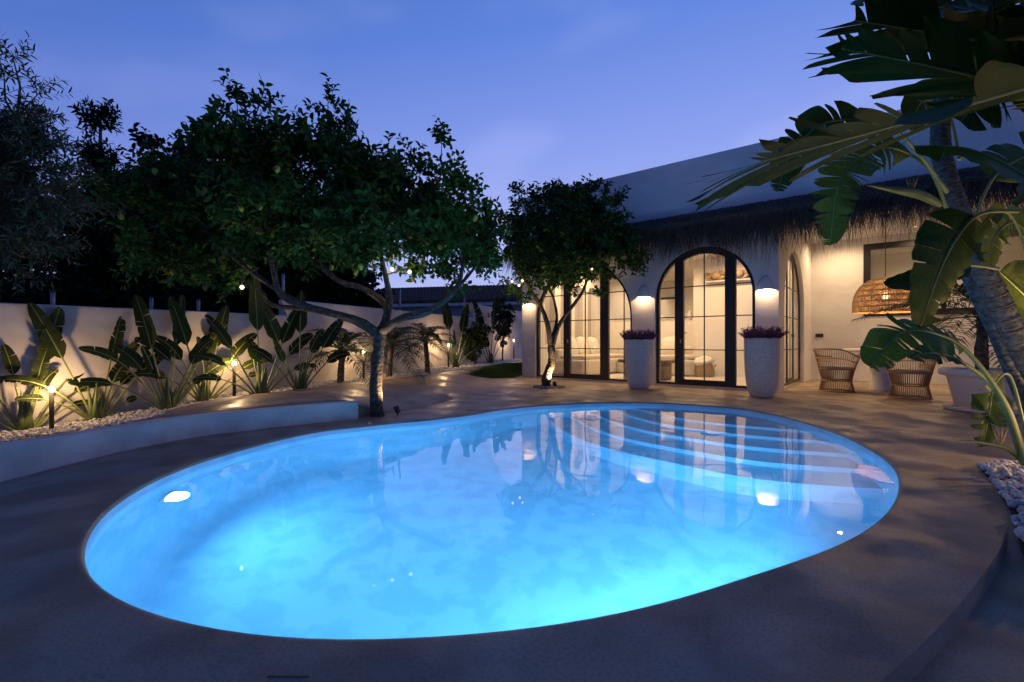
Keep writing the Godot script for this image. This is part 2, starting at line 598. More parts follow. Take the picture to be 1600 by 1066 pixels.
func pool() -> void:
	var rows := [[1.0, -0.02], [0.999, -0.05], [0.998, -0.3], [0.997, -0.6], [0.996, -0.92], [0.993, -1.02], [0.984, -1.10], [0.965, -1.15], [0.93, -1.175], [0.86, -1.19], [0.7, -1.21], [0.5, -1.23], [0.25, -1.24], [0.0, -1.245]]
	var st := start()
	var nz := FastNoiseLite.new()
	nz.seed = 7
	nz.frequency = 0.9
	for i in rows.size() - 1:
		for k in RING:
			var p := []
			for c in [[i, k], [i, k + 1], [i + 1, k + 1], [i + 1, k]]:
				var q: Vector2 = pool_mid + (pool_ring[c[1] % RING] - pool_mid) * rows[c[0]][0]
				p.append(Vector3(q.x, rows[c[0]][1] + (0.03 * nz.get_noise_2d(q.x, q.y) if rows[c[0]][1] < -1.1 else 0.0), -q.y))
			quad(st, p[0], p[3], p[2], p[1])
	var shell := setting(done(st), "pool_basin", M.pool_plaster)
	# curved entry steps at the far right end, each a solid under the next
	var c1 := curve([Vector2(1.62, 7.5), Vector2(1.86, 6.87), Vector2(2.02, 6.4), Vector2(2.25, 5.98), Vector2(2.6, 5.66), Vector2(3.0, 5.4), Vector2(3.6, 5.1)], 36)
	var c5 := curve([Vector2(0.45, 7.4), Vector2(0.54, 6.65), Vector2(0.65, 5.9), Vector2(1.0, 5.1), Vector2(1.64, 4.42), Vector2(2.1, 4.02), Vector2(2.78, 3.77), Vector2(3.4, 3.6)], 36)
	var wide: PackedVector2Array = Geometry2D.offset_polygon(pool_ring, 0.05)[0]
	var lie := Transform3D(Basis(Vector3(1, 0, 0), Vector3(0, 0, -1), Vector3(0, 1, 0)), Vector3.ZERO)
	for k in 5:
		var poly := PackedVector2Array()
		for i in 36:
			poly.append(c1[i].lerp(c5[i], k / 4.0))
		poly.append(Vector2(6, 3.0))
		poly.append(Vector2(6, 9))
		poly.append(Vector2(poly[0].x, 9))
		var cut := Geometry2D.intersect_polygons(poly, wide)
		put(prism_mesh(cut[0], -1.4 - 0.01 * k, -0.2 - 0.15 * k, lie), "step", M.pool_plaster, shell)
	# water
	var sw := start()
	var wz := FastNoiseLite.new()
	wz.seed = 2
	wz.frequency = 1.6
	wz.fractal_octaves = 3
	var nr := 44
	for i in nr:
		for k in RING:
			var p := []
			for c in [[i, k], [i, k + 1], [i + 1, k + 1], [i + 1, k]]:
				var s: float = float(c[0]) / nr
				var q: Vector2 = pool_mid + (pool_ring[c[1] % RING] - pool_mid) * s
				p.append(Vector3(q.x, -0.062 + 0.0016 * wz.get_noise_2d(q.x, q.y * 0.7), -q.y))
			if i == 0:
				sw.add_vertex(p[0]); sw.add_vertex(p[2]); sw.add_vertex(p[3])
			else:
				quad(sw, p[0], p[1], p[2], p[3])
	setting(done(sw), "water", M.water)
	pool_lamp(Vector2(-2.33, 3.3), -0.40, "round underwater lamp glowing on the left wall of the pool", 2.9)
	pool_lamp(Vector2(0.9, 1.8), -0.42, "added underwater lamp on the near wall of the pool, unseen below the near edge", 4.9)  # added lamp, out of sight, evens the glow across the pool
	pool_lamp(Vector2(1.9, 2.5), -0.4, "added underwater lamp on the right wall of the pool, unseen below the right edge", 2.0)  # another added unseen lamp, spreads light over the right half
	# inlet on the right wall and lid in the deck
	var lid := thing("skimmer_lid", "thin dark seam of a flush skimmer lid in the near left deck", "lid", Vector3(-0.6, 0.0, -1.285), 0.0)
	put(box_mesh(Vector3(0, 0.002, 0), Vector3(0.11, 0.003, 0.002)), "seam", M.wood, lid)

func ring_near(p: Vector2) -> int:
	var best := 0
	for k in RING:
		if pool_ring[k].distance_to(p) < pool_ring[best].distance_to(p):
			best = k
	return best

func pool_lamp(p: Vector2, y: float, label: String, energy: float) -> void:
	var k := ring_near(p)
	var t := (pool_ring[(k + 1) % RING] - pool_ring[(k + RING - 1) % RING]).normalized()
	var inward := Vector2(-t.y, t.x)
	if inward.dot(pool_mid - pool_ring[k]) < 0.0: inward = -inward
	var q := pool_mid + (pool_ring[k] - pool_mid) * 0.997
	var dir := Vector3(inward.x, 0, -inward.y)
	var o := thing("pool_lamp", label, "lamp", Vector3(q.x, y, -q.y), 0.0, "underwater pool lamps")
	o.basis = aim(dir)
	put(lathe_mesh([Vector2(0.105, -0.01), Vector2(0.105, 0.012), Vector2(0.09, 0.02), Vector2(0.075, 0.02)], 32), "rim", M.white_pot, o)
	put(lathe_mesh([Vector2(0.0, 0.024), Vector2(0.05, 0.022), Vector2(0.075, 0.016)], 32), "lens_light", M.pool_glow, o)
	lamp_spot("beam", Vector3(0, 0.06, 0), Vector3(0, 1, 0), energy, 82.0, 0.07, Color(0.095, 0.475, 1.0), o)

# ------------------------------------------------------------------ garden wall, stones, path
func wall_strip(line: Array, y0: float, y1: float, thick: float) -> ArrayMesh:
	var st := start(false)
	var n := line.size()
	var l := []
	var r := []
	for i in n:
		var t: Vector2 = (line[mini(i + 1, n - 1)] - line[maxi(i - 1, 0)]).normalized()
		var nn := Vector2(-t.y, t.x) * thick * 0.5
		l.append(line[i] + nn)
		r.append(line[i] - nn)
	var f := func(v: Vector2, y: float) -> Vector3: return Vector3(v.x, y, -v.y)
	for i in n - 1:
		quad(st, f.call(l[i], y0), f.call(l[i], y1), f.call(l[i + 1], y1), f.call(l[i + 1], y0))
		quad(st, f.call(r[i], y0), f.call(r[i + 1], y0), f.call(r[i + 1], y1), f.call(r[i], y1))
		# a small chamfer along the top
		quad(st, f.call(l[i], y1), f.call(l[i].lerp(r[i], 0.08), y1 + 0.012), f.call(l[i + 1].lerp(r[i + 1], 0.08), y1 + 0.012), f.call(l[i + 1], y1))
		quad(st, f.call(l[i].lerp(r[i], 0.08), y1 + 0.012), f.call(l[i].lerp(r[i], 0.92), y1 + 0.012), f.call(l[i + 1].lerp(r[i + 1], 0.92), y1 + 0.012), f.call(l[i + 1].lerp(r[i + 1], 0.08), y1 + 0.012))
		quad(st, f.call(l[i].lerp(r[i], 0.92), y1 + 0.012), f.call(r[i], y1), f.call(r[i + 1], y1), f.call(l[i + 1].lerp(r[i + 1], 0.92), y1 + 0.012))
	for i in [0, n - 1]:
		quad(st, f.call(l[i], y0), f.call(r[i], y0), f.call(r[i], y1 + 0.012), f.call(l[i], y1 + 0.012))
	return done(st)

func garden_wall() -> void:
	var a := curve([Vector2(-8.6, 1.3), Vector2(-5.39, 5.42), Vector2(-4.25, 6.9), Vector2(-3.72, 7.8)], 24)
	var b := curve([Vector2(-3.72, 7.8), Vector2(-3.16, 9.08), Vector2(-1.98, 11.95), Vector2(-1.2, 13.8)], 24)
	var c := curve([Vector2(-1.2, 13.8), Vector2(-0.37, 16.05), Vector2(1.6, 20.5)], 16)
	tag(put(wall_strip(a, -0.4, 1.30, 0.2), "garden_wall", M.garden_plaster, self), "low pale plastered garden wall on the left with fence posts on top", "wall", "garden wall stretches")
	tag(put(wall_strip(b, -0.4, 1.56, 0.203), "garden_wall", M.garden_plaster, self), "higher pale garden wall stretch behind the big citrus trunk and small palms", "wall", "garden wall stretches")
	tag(put(wall_strip(c, -0.4, 1.96, 0.206), "garden_wall", M.garden_plaster, self), "highest and farthest garden wall stretch beside the house", "wall", "garden wall stretches")
	var places := [[77, 0.16, "leftmost short grey fence post on the low garden wall"], [232, 0.16, "middle short grey fence post on the low garden wall"], [320, 0.17, "short grey fence post on the low wall nearest the higher wall"], [445, 0.42, "tall thin grey fence post on the higher wall left of the citrus fork"], [617, 0.5, "tall thin grey fence post seen right of the citrus fork"], [725, 0.55, "tall thin grey fence post left of the farthest wall"]]
	for p in places:
		var line: Array = a if p[0] < 437 else b
		var best = line[0]
		for q in line:
			if absf(800.0 + q.x / q.y * FOCAL - p[0]) < absf(800.0 + best.x / best.y * FOCAL - p[0]): best = q
		var top := 1.31 if p[0] < 437 else 1.57
		var post := thing("fence_post", p[2], "post", Vector3(best.x, top, -best.y), 0.0, "fence posts on the garden wall")
		put(tube_mesh([Vector3(0, -0.02, 0), Vector3(0, p[1], 0)], [0.022, 0.022], 10), "pole", M.fence_metal, post)
		put(lathe_mesh([Vector2(0.026, p[1] - 0.01), Vector2(0.024, p[1] + 0.008), Vector2(0.0, p[1] + 0.016)], 10), "cap", M.dark_metal, post)

func stone_mesh(sd: int) -> ArrayMesh:
	var r := RandomNumberGenerator.new()
	r.seed = sd
	var st := start()
	var s := SphereMesh.new()
	s.radial_segments = 8
	s.rings = 4
	s.radius = 1.0
	s.height = 2.0
	var arr := s.get_mesh_arrays()
	var v: PackedVector3Array = arr[Mesh.ARRAY_VERTEX]
	var nz := FastNoiseLite.new()
	nz.seed = sd
	nz.frequency = 0.7
	for i in arr[Mesh.ARRAY_INDEX]:
		var p := v[i]
		p *= 1.0 + 0.45 * nz.get_noise_3dv(p * 1.5)
		st.add_vertex(Vector3(p.x, p.y * 0.62, p.z * 0.8))
	return done(st)

func strip_stones() -> void:
	var r := RandomNumberGenerator.new()
	r.seed = 31
	var spots := [[], []]
	var cols := [PackedColorArray(), PackedColorArray()]
	for i in range(1, STRIP.size() - 1):
		var a := Vector2(STRIP[i - 1][0], STRIP[i - 1][1])
		var b := Vector2(STRIP[i][0], STRIP[i][1])
		if i == 1: a = a.lerp(b, 0.55)
		var nn := (b - a).normalized()
		nn = Vector2(nn.y, -nn.x)
		var count := int((b - a).length() * 900.0)
		for k in count:
			var q := a.lerp(b, r.randf()) + nn * r.randf_range(-0.42, 0.36)
			var s := r.randf_range(0.012, 0.028)
			var y := ground_h(q.x, q.y) + r.randf_range(0.0, 0.035)
			var j := r.randi() % 2
			spots[j].append(Transform3D(Basis.from_euler(Vector3(r.randf() * 0.8, r.randf() * TAU, r.randf() * 0.8)).scaled(Vector3.ONE * s), Vector3(q.x, y, -q.y)))
			var c := r.randf_range(0.42, 0.75)
			cols[j].append(Color(c, c * 0.96, c * 0.9))
	var meshes := [stone_mesh(1), stone_mesh(2)]
	for j in 2:
		var o := scatter(meshes[j], spots[j], cols[j], "gravel", M.stone, self)
		tag(o, ["pale pebbles covering the planting strip along the garden wall", "whiter rounder pebbles mixed through the planting strip by the garden wall"][j], "pebbles")
	# pebble bed at the right edge of the deck
	var bed := PackedVector2Array([Vector2(3.32, 3.42), Vector2(3.0, 2.98), Vector2(2.62, 2.52), Vector2(2.25, 2.12), Vector2(2.12, 1.95), Vector2(2.7, 1.5), Vector2(4.8, 1.6), Vector2(5.2, 3.5)])
	var lie := Transform3D(Basis(Vector3(1, 0, 0), Vector3(0, 0, -1), Vector3(0, 1, 0)), Vector3.ZERO)
	setting(prism_mesh(bed, -0.06, 0.006, lie), "planting_soil", M.soil)
	var sp := []
	var cc := PackedColorArray()
	while sp.size() < 5200:
		var q := Vector2(r.randf_range(2.1, 5.0), r.randf_range(1.6, 3.5))
		if not Geometry2D.is_point_in_polygon(q, bed): continue
		var s := r.randf_range(0.012, 0.028)
		sp.append(Transform3D(Basis.from_euler(Vector3(r.randf() * 0.9, r.randf() * TAU, r.randf() * 0.9)).scaled(Vector3.ONE * s), Vector3(q.x, 0.012 + r.randf() * 0.03, -q.y)))
		var c := r.randf_range(0.5, 0.8)
		cc.append(Color(c, c * 0.95, c * 0.87))
	tag(scatter(meshes[0], sp, cc, "gravel", M.stone, self), "white pebbles in the bed at the foot of the leaning trunks", "pebbles")

func raised_path() -> void:
	# pale kerb beside the pool deck, 20 cm high, and the path behind it
	var k := curve([Vector2(-4.1, 1.2), Vector2(-3.75, 2.4), Vector2(-3.44, 3.29), Vector2(-3.06, 4.44), Vector2(-2.66, 4.89), Vector2(-2.24, 5.26), Vector2(-1.82, 5.6)], 40)
	tag(put(wall_strip(k, -0.06, 0.19, 0.13), "kerb_wall", M.kerb_plaster, self), "low curved white kerb wall between the pool deck and the planting strip", "kerb")
	var st := start()
	var inner := curve([Vector2(-3.2, 4.42), Vector2(-2.72, 4.96), Vector2(-2.28, 5.34), Vector2(-1.86, 5.68), Vector2(-1.3, 6.3), Vector2(-0.9, 7.4)], 28)
	var outer := curve([Vector2(-3.62, 5.0), Vector2(-3.66, 6.1), Vector2(-3.3, 6.75), Vector2(-2.95, 7.5), Vector2(-2.38, 8.8), Vector2(-1.9, 9.9)], 28)
	var cols := 6
	for i in 27:
		for j in cols:
			var p := []
			for c in [[i, j], [i, j + 1], [i + 1, j + 1], [i + 1, j]]:
				var u: float = float(c[0]) / 27.0
				var v: float = float(c[1]) / cols
				var q: Vector2 = inner[c[0]].lerp(outer[c[0]], v)
				var y0: float = 0.185 * (1.0 - smoothstep(0.55, 0.74, u))
				var y1: float = lerpf(0.17, 0.2, u)
				p.append(Vector3(q.x, maxf(lerpf(y0, y1, v), ground_h(q.x, q.y)) + 0.004, -q.y))
			quad(st, p[0], p[1], p[2], p[3])
			if j == 0:
				quad(st, p[0], p[3], Vector3(p[3].x, -0.05, p[3].z), Vector3(p[0].x, -0.05, p[0].z))
	setting(done(st), "path", M.microcement)
	# edging between the path and the pebbles
	var e := []
	for i in range(1, STRIP.size() - 1):
		e.append(Vector3(STRIP[i][0] + 0.36, STRIP[i][2], -STRIP[i][1] - -0.02))
	var pts := curve(e, 40)
	var st2 := start()
	tube(st2, pts, range(40).map(func(_i): return 0.045), 8)
	tag(put(done(st2), "edging", M.kerb_plaster, self), "thin rounded pale edging between the path and the pebbles", "edging")

func lawn() -> void:
	var poly := PackedVector2Array([Vector2(-0.95, 10.7), Vector2(-0.45, 10.75), Vector2(0.05, 11.4), Vector2(0.3, 12.3), Vector2(1.2, 13.8), Vector2(0.9, 15.2), Vector2(-0.1, 13.9), Vector2(-0.7, 12.2)])
	var st := start()
	var tri := Geometry2D.triangulate_polygon(poly)
	for i in range(0, tri.size(), 3):
		for j in [0, 2, 1]:
			var q := poly[tri[i + j]]
			st.add_vertex(Vector3(q.x, ground_h(q.x, q.y) + 0.012, -q.y))
	var o := setting(done(st), "lawn", M.soil)
	var r := RandomNumberGenerator.new()
	r.seed = 5
	var sb := start(false)
	sb.add_vertex(Vector3(-0.006, 0, 0)); sb.add_vertex(Vector3(0.001, 1, 0.3)); sb.add_vertex(Vector3(0.006, 0, 0))
	sb.add_vertex(Vector3(-0.012, 0, 0.01)); sb.add_vertex(Vector3(-0.02, 0.8, -0.3)); sb.add_vertex(Vector3(0.0, 0, 0.01))
	var blade := done(sb)
	var sp := []
	var cc := PackedColorArray()
	while sp.size() < 9000:
		var q := Vector2(r.randf_range(-1.0, 1.3), r.randf_range(10.6, 15.2))
		if not Geometry2D.is_point_in_polygon(q, poly): continue
		sp.append(Transform3D(Basis(Vector3.UP, r.randf() * TAU).scaled(Vector3(1.2, r.randf_range(0.03, 0.055), 0.05)), Vector3(q.x, ground_h(q.x, q.y) + 0.01, -q.y)))
		cc.append(Color(0.05, 0.10, 0.02) * r.randf_range(0.8, 1.6))
	tag(scatter(blade, sp, cc, "grass", M.grass, self), "short green grass patch beside the left corner of the house", "grass")

# ------------------------------------------------------------------ the house
func arch(x0: float, x1: float, spring: float, inset := 0.0, y0 := 0.0) -> PackedVector2Array:
	# from the foot on the left, over the top, to the foot on the right
	var p := PackedVector2Array()
	var c := (x0 + x1) * 0.5
	var r := (x1 - x0) * 0.5 - inset
	p.append(Vector2(c - r, y0))
	for i in 29:
		var a := PI - PI * i / 28.0
		p.append(Vector2(c + cos(a) * r, spring + sin(a) * r))
	p.append(Vector2(c + r, y0))
	return p

func rect(x0: float, y0: float, x1: float, y1: float) -> PackedVector2Array:
	return PackedVector2Array([Vector2(x0, y0), Vector2(x1, y0), Vector2(x1, y1), Vector2(x0, y1)])

func hloc(u: float, y: float, v: float) -> Vector3:
	return house.transform * Vector3(u, y, v)

func clipped(poly: PackedVector2Array, by: PackedVector2Array, z0: float, z1: float, xf: Transform3D) -> ArrayMesh:
	var cut := Geometry2D.intersect_polygons(poly, by)
	if cut.is_empty() or cut[0].size() < 3: return null
	var area := 0.0
	for i in cut[0].size():
		area += cut[0][i].cross(cut[0][(i + 1) % cut[0].size()])
	if absf(area) < 0.004: return null
	return prism_mesh(cut[0], z0, z1, xf)

func arched_door(x0: float, x1: float, spring: float, stiles: Array, uprights: Array, bars: Array, xf: Transform3D, label: String, slim := 1.0) -> void:
	xf = xf * Transform3D(Basis.from_scale(Vector3(1, 1, slim)), Vector3.ZERO)
	var d := Node3D.new()
	d.name = "arched_door"
	house.add_child(d, true)
	d.set_meta("label", label)
	var outer := arch(x0, x1, spring, 0.004, 0.03)
	var inner := arch(x0, x1, spring, 0.06, 0.03)
	var u := outer.duplicate()
	var back := inner.duplicate()
	back.reverse()
	u.append_array(back)
	put(prism_mesh(u, -0.05, 0.035, xf), "frame", M.black_metal, d)
	var clip := arch(x0, x1, spring, 0.058, 0.03)
	for s in stiles:
		put(clipped(rect(s[0], 0.03, s[1], 4), clip, -0.045, 0.03, xf), "stile", M.black_metal, d)
	# the leaf between the stiles: bottom rail and curved head
	put(clipped(rect(stiles[0][1], 0.03, stiles[1][0], 0.15), clip, -0.044, 0.028, xf), "bottom_rail", M.black_metal, d)
	var head := clip.duplicate()
	var hb := arch(x0, x1, spring, 0.13, 0.03)
	hb.reverse()
	head.append_array(hb)
	var cut := Geometry2D.intersect_polygons(rect(stiles[0][1], spring * 0.6, stiles[1][0], 4), head)
	for c in cut:
		put(prism_mesh(c, -0.043, 0.028, xf), "head_rail", M.black_metal, d)
	for side in [[x0 + 0.06, stiles[0][0]], [stiles[1][1], x1 - 0.06]]:
		put(prism_mesh(rect(side[0], 0.03, side[1], 0.08), -0.043, 0.028, xf), "sill", M.black_metal, d)
	for y in bars:
		for seg in [[x0 + 0.05, stiles[0][0]], [stiles[0][1], stiles[1][0]], [stiles[1][1], x1 - 0.05]]:
			var b = clipped(rect(seg[0], y - 0.009, seg[1], y + 0.009), clip, -0.02, 0.012, xf)
			if b: put(b, "glazing_bar", M.black_metal, d)
	for x in uprights:
		put(clipped(rect(x - 0.008, 0.08, x + 0.008, 4), clip, -0.018, 0.010, xf), "glazing_bar", M.black_metal, d)
	var xs := [x0 + 0.06, stiles[0][0], -1.0, stiles[0][1], stiles[1][0], -1.0, stiles[1][1], x1 - 0.06]
	var cols := []
	for seg in [[x0 + 0.06, stiles[0][0]], [stiles[0][1], stiles[1][0]], [stiles[1][1], x1 - 0.06]]:
		var e := [seg[0]]
		for x in uprights:
			if x > seg[0] and x < seg[1]: e.append(x)
		e.append(seg[1])
		for i in e.size() - 1:
			cols.append([e[i], e[i + 1]])
	var ye := [0.08] + bars + [4.0]
	for c in cols:
		for i in ye.size() - 1:
			var p = clipped(rect(c[0] + 0.002, ye[i] + 0.002, c[1] - 0.002, ye[i + 1] - 0.002), clip, -0.006, 0.0, xf)
			if p: put(p, "pane", M.pane, d)
	var st := start()
	var hx: float = stiles[0][1] - 0.05
	tube(st, [xf * Vector3(hx, 1.06, 0.03), xf * Vector3(hx, 1.06, 0.075), xf * Vector3(hx + 0.02, 1.06, 0.085), xf * Vector3(hx + 0.13, 1.06, 0.085)], [0.01, 0.01, 0.01, 0.009], 8)
	put(done(st), "handle", M.black_metal, d)
	put(prism_mesh(rect(hx - 0.012, 0.86, hx + 0.012, 0.94), 0.03, 0.045, xf), "lock", M.brass, d)

func build_house() -> void:
	house = thing("house", "white flat roofed house with arched black framed glass doors and thatch fringe", "house", Vector3(0.25, 0.0, -11.85), -0.679)
	var top := 4.42
	# front wall with two arched openings
	var f := PackedVector2Array([Vector2(0, -0.1)])
	for a in [[0.40, 2.90, 1.42], [3.40, 5.25, 1.78]]:
		f.append_array(arch(a[0], a[1], a[2], 0.0, -0.1))
	f.append_array(PackedVector2Array([Vector2(5.62, -0.1), Vector2(5.62, top), Vector2(0, top)]))
	put(prism_mesh(f, -0.3, 0.0), "front_wall", M.plaster, house)
	# side wall of the recess, one arched opening; outline in (distance back, height)
	var side_xf := Transform3D(Basis(Vector3(0, 0, -1), Vector3(0, 1, 0), Vector3(1, 0, 0)), Vector3(5.62, 0, 0))
	var s := PackedVector2Array([Vector2(0.3, -0.1)])
	s.append_array(arch(0.53, 2.87, 1.52, 0.0, -0.1))
	s.append_array(PackedVector2Array([Vector2(6.8, -0.1), Vector2(6.8, 4.3), Vector2(0.3, 4.3)]))
	put(prism_mesh(s, -0.25, 0.0, side_xf), "side_wall", M.plaster, house)
	put(box_mesh(Vector3(0.125, 2.16, -3.55), Vector3(0.25, 4.52, 6.5)), "left_wall", M.plaster, house)
	put(box_mesh(Vector3(2.81, 1.6, -6.9), Vector3(5.62, 3.4, 0.2)), "back_wall", M.interior_paint, house)
	# recess wall with a square window, in two halves about the window's middle
	var w := [6.64, 9.3, 1.47, 3.05]
	var mid: float = (w[0] + w[1]) * 0.5
	var st := start(false)
	prism(st, PackedVector2Array([Vector2(5.62, -0.1), Vector2(mid, -0.1), Vector2(mid, w[2]), Vector2(w[0], w[2]), Vector2(w[0], w[3]), Vector2(mid, w[3]), Vector2(mid, 3.3), Vector2(5.62, 3.3)]), -4.2, -4.0)
	prism(st, PackedVector2Array([Vector2(mid, -0.1), Vector2(14, -0.1), Vector2(14, 3.3), Vector2(mid, 3.3), Vector2(mid, w[3]), Vector2(w[1], w[3]), Vector2(w[1], w[2]), Vector2(mid, w[2])]), -4.2, -4.0)
	put(done(st), "recess_wall", M.plaster, house)
	var win := Node3D.new()
	win.name = "window"
	house.add_child(win)
	for q in [rect(w[0] - 0.02, w[2] - 0.02, w[0] + 0.11, w[3] + 0.02), rect(w[1] - 0.11, w[2] - 0.02, w[1] + 0.02, w[3] + 0.02), rect(w[0] + 0.11, w[3] - 0.11, w[1] - 0.11, w[3] + 0.02), rect(w[0] + 0.11, w[2] - 0.02, w[1] - 0.11, w[2] + 0.11), rect(mid - 0.04, w[2] + 0.11, mid + 0.04, w[3] - 0.11)]:
		put(prism_mesh(q, -4.1, -3.985), "frame", M.black_metal, win)
	for q in [rect(w[0] + 0.112, w[2] + 0.112, mid - 0.042, w[3] - 0.112), rect(mid + 0.042, w[2] + 0.112, w[1] - 0.112, w[3] - 0.112)]:
		put(prism_mesh(q, -4.046, -4.04), "pane", M.pane, win)
	# upper wall over the recess, its ceiling, and the roofs
	put(box_mesh(Vector3(9.82, 3.82, -0.15), Vector3(8.4, 1.2, 0.3)), "upper_wall", M.plaster, house)
	put(box_mesh(Vector3(9.82, 3.32, -3.55), Vector3(8.4, 0.2, 6.49)), "recess_ceiling", M.plaster, house)
	put(box_mesh(Vector3(2.81, 3.07, -3.7), Vector3(5.11, 0.22, 6.2)), "ceiling", M.interior_paint, house)
	put(box_mesh(Vector3(2.81, 0.0, -3.4), Vector3(5.2, 0.08, 6.75)), "interior_floor", M.interior_floor, house)
	put(box_mesh(Vector3(9.8, 0.05, -5.5), Vector3(8.3, 0.1, 2.6)), "interior_floor", M.interior_floor, house)
	put(box_mesh(Vector3(9.8, 1.6, -6.9), Vector3(8.3, 3.4, 0.2)), "back_wall", M.interior_paint, house)
	put(box_mesh(Vector3(14.1, 1.6, -3.5), Vector3(0.2, 3.4, 7.0)), "right_wall", M.plaster, house)
	# inside: partition, half wall, lining with arched niches on the left wall
	put(box_mesh(Vector3(4.275, 1.5, -3.09), Vector3(2.19, 2.92, 0.18)), "partition", M.interior_paint, house)
	put(box_mesh(Vector3(1.715, 0.74, -3.42), Vector3(2.93, 1.4, 0.16)), "half_wall", M.interior_paint, house)
	var ln := PackedVector2Array([Vector2(0.3, 0.82)])
	for n in [0.62, 1.32, 2.02, 2.72]:
		ln.append_array(arch(n - 0.22, n + 0.22, 2.2, 0.0, 0.82))
	ln.append_array(PackedVector2Array([Vector2(3.3, 0.82), Vector2(3.3, 2.95), Vector2(0.3, 2.95)]))
	var lx := Transform3D(Basis(Vector3(0, 0, -1), Vector3(0, 1, 0), Vector3(1, 0, 0)), Vector3(0.25, 0, 0))
	var stl := start(false)
	prism(stl, ln, 0.01, 0.16, lx)
	prism(stl, rect(0.3, 0.04, 3.3, 0.82), 0.01, 0.16, lx)
	put(done(stl), "niche_lining", M.interior_paint, house)
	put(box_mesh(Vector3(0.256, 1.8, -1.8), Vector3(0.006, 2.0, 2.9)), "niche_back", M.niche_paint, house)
	var mir := Node3D.new()
	mir.name = "wall_mirror"
	house.add_child(mir)
	put(box_mesh(Vector3(1.15, 1.75, -6.77), Vector3(0.95, 1.3, 0.05)), "frame", M.dark_metal, mir)
	put(box_mesh(Vector3(1.15, 1.75, -6.74), Vector3(0.8, 1.14, 0.02)), "glass", M.mirror_glass, mir)
	put(box_mesh(Vector3(4.36, 2.36, -2.93), Vector3(1.75, 0.03, 0.13)), "shelf", M.interior_paint, house)
	arched_door(0.40, 2.90, 1.42, [[1.17, 1.34], [2.12, 2.32]], [1.73, 2.68], [0.73, 1.37, 1.96], Transform3D(Basis.IDENTITY, Vector3(0, 0, -0.09)), "wide arched glass door behind the small citrus tree")
	arched_door(3.40, 5.25, 1.78, [[3.78, 3.95], [4.72, 4.91]], [4.34], [0.73, 1.37, 1.96], Transform3D(Basis.IDENTITY, Vector3(0, 0, -0.09)), "arched glass door between the two stone planters")
	arched_door(0.53, 2.87, 1.52, [[1.33, 1.38], [2.02, 2.07]], [1.7], [0.73, 1.37, 1.96], side_xf.translated(Vector3(-0.09, 0, 0)), "arched glass door in the side wall of the recess", 0.4)
	thatch()

func thatch() -> void:
	var u0 := -0.15
	var u1 := 13.5
	var nz := FastNoiseLite.new()
	nz.seed = 3
	nz.frequency = 1.2
	var sec := [Vector2(0.004, 3.36), Vector2(0.3, 3.27), Vector2(0.52, 3.15), Vector2(0.57, 3.06), Vector2(0.5, 2.98), Vector2(0.25, 3.05), Vector2(0.004, 3.08)]
	var st := start()
	var n := 160
	for i in n:
		for j in sec.size() - 1:
			var p := []
			for c in [[i, j], [i + 1, j], [i + 1, j + 1], [i, j + 1]]:
				var q: Vector2 = sec[c[1]]
				var u := lerpf(u0, u1, float(c[0]) / n)
				var k := 0.05 * nz.get_noise_2d(u * 2.0, c[1] * 3.0) if c[1] > 0 and c[1] < 6 else 0.0
				p.append(Vector3(u, q.y + k, q.x + k * 0.6))
			quad(st, p[0], p[1], p[2], p[3])
	put(done(st), "thatch_eave", M.thatch_mass, house)
	# one reed: a narrow bent sliver hanging down, 1 long
	var sb := start(false)
	var w := 0.5
	for k in 3:
		var t0 := k / 3.0
		var t1 := (k + 1) / 3.0
		var a := w * (1.0 - t0 * 0.85)
		var b := w * (1.0 - t1 * 0.95)
		quad(sb, Vector3(-a, -t0, 0.12 * sin(t0 * 2.0)), Vector3(-b, -t1, 0.12 * sin(t1 * 2.0)), Vector3(b, -t1, 0.12 * sin(t1 * 2.0)), Vector3(a, -t0, 0.12 * sin(t0 * 2.0)))
	var reed := done(sb)
	var r := RandomNumberGenerator.new()
	r.seed = 8
	var sp := []
	var cc := PackedColorArray()
	for i in 22000:
		var u := r.randf_range(u0, u1)
		var clump := 0.5 + 0.9 * (0.5 + 0.5 * nz.get_noise_2d(u * 4.0, 9.0)) + 0.7 * nz.get_noise_2d(u * 14.0, 30.0)
		var kind := r.randf()
		var len := r.randf_range(0.2, 0.78) * clump
		var pos := Vector3(u, r.randf_range(2.97, 3.1), r.randf_range(0.2, 0.57))
		var lean := r.randf_range(-0.5, 0.1)
		if kind < 0.3:          # lying on the slope, tips over the eave
			var v := r.randf_range(0.05, 0.5)
			pos = Vector3(u, 3.36 - v * 0.42 + 0.03, v)
			lean = r.randf_range(-1.25, -0.9)
			len = r.randf_range(0.15, 0.3)
		var b := Basis.from_euler(Vector3(lean * 0.7, r.randf_range(-0.9, 0.9), r.randf_range(-0.28, 0.28)))
		b = b * Basis.from_scale(Vector3(r.randf_range(0.005, 0.011), len, len))
		sp.append(Transform3D(b, pos))
		var c := r.randf_range(0.5, 1.4)
		cc.append(Color(0.10 * c, 0.08 * c, 0.058 * c))
	scatter(reed, sp, cc, "thatch_fringe", M.thatch, house)

# ------------------------------------------------------------------ lamps of the house
func downlight(label: String, pos: Vector3, energy: float, group: String) -> void:
	var o := thing("downlight", label, "lamp", hloc(pos.x, pos.y, pos.z), house.rotation.y, group)
	put(lathe_mesh([Vector2(0.03, -0.002), Vector2(0.034, -0.012), Vector2(0.05, -0.012), Vector2(0.055, 0.0)], 20), "trim", M.white_pot, o)
	put(lathe_mesh([Vector2(0.0, -0.004), Vector2(0.031, -0.004)], 20), "lens_light", M.warm_glow, o)
	lamp_spot("light", Vector3(0, -0.02, 0), Vector3(0, -1, 0), energy, 84.0, 0.04, Color(1.0, 0.68, 0.38), o)

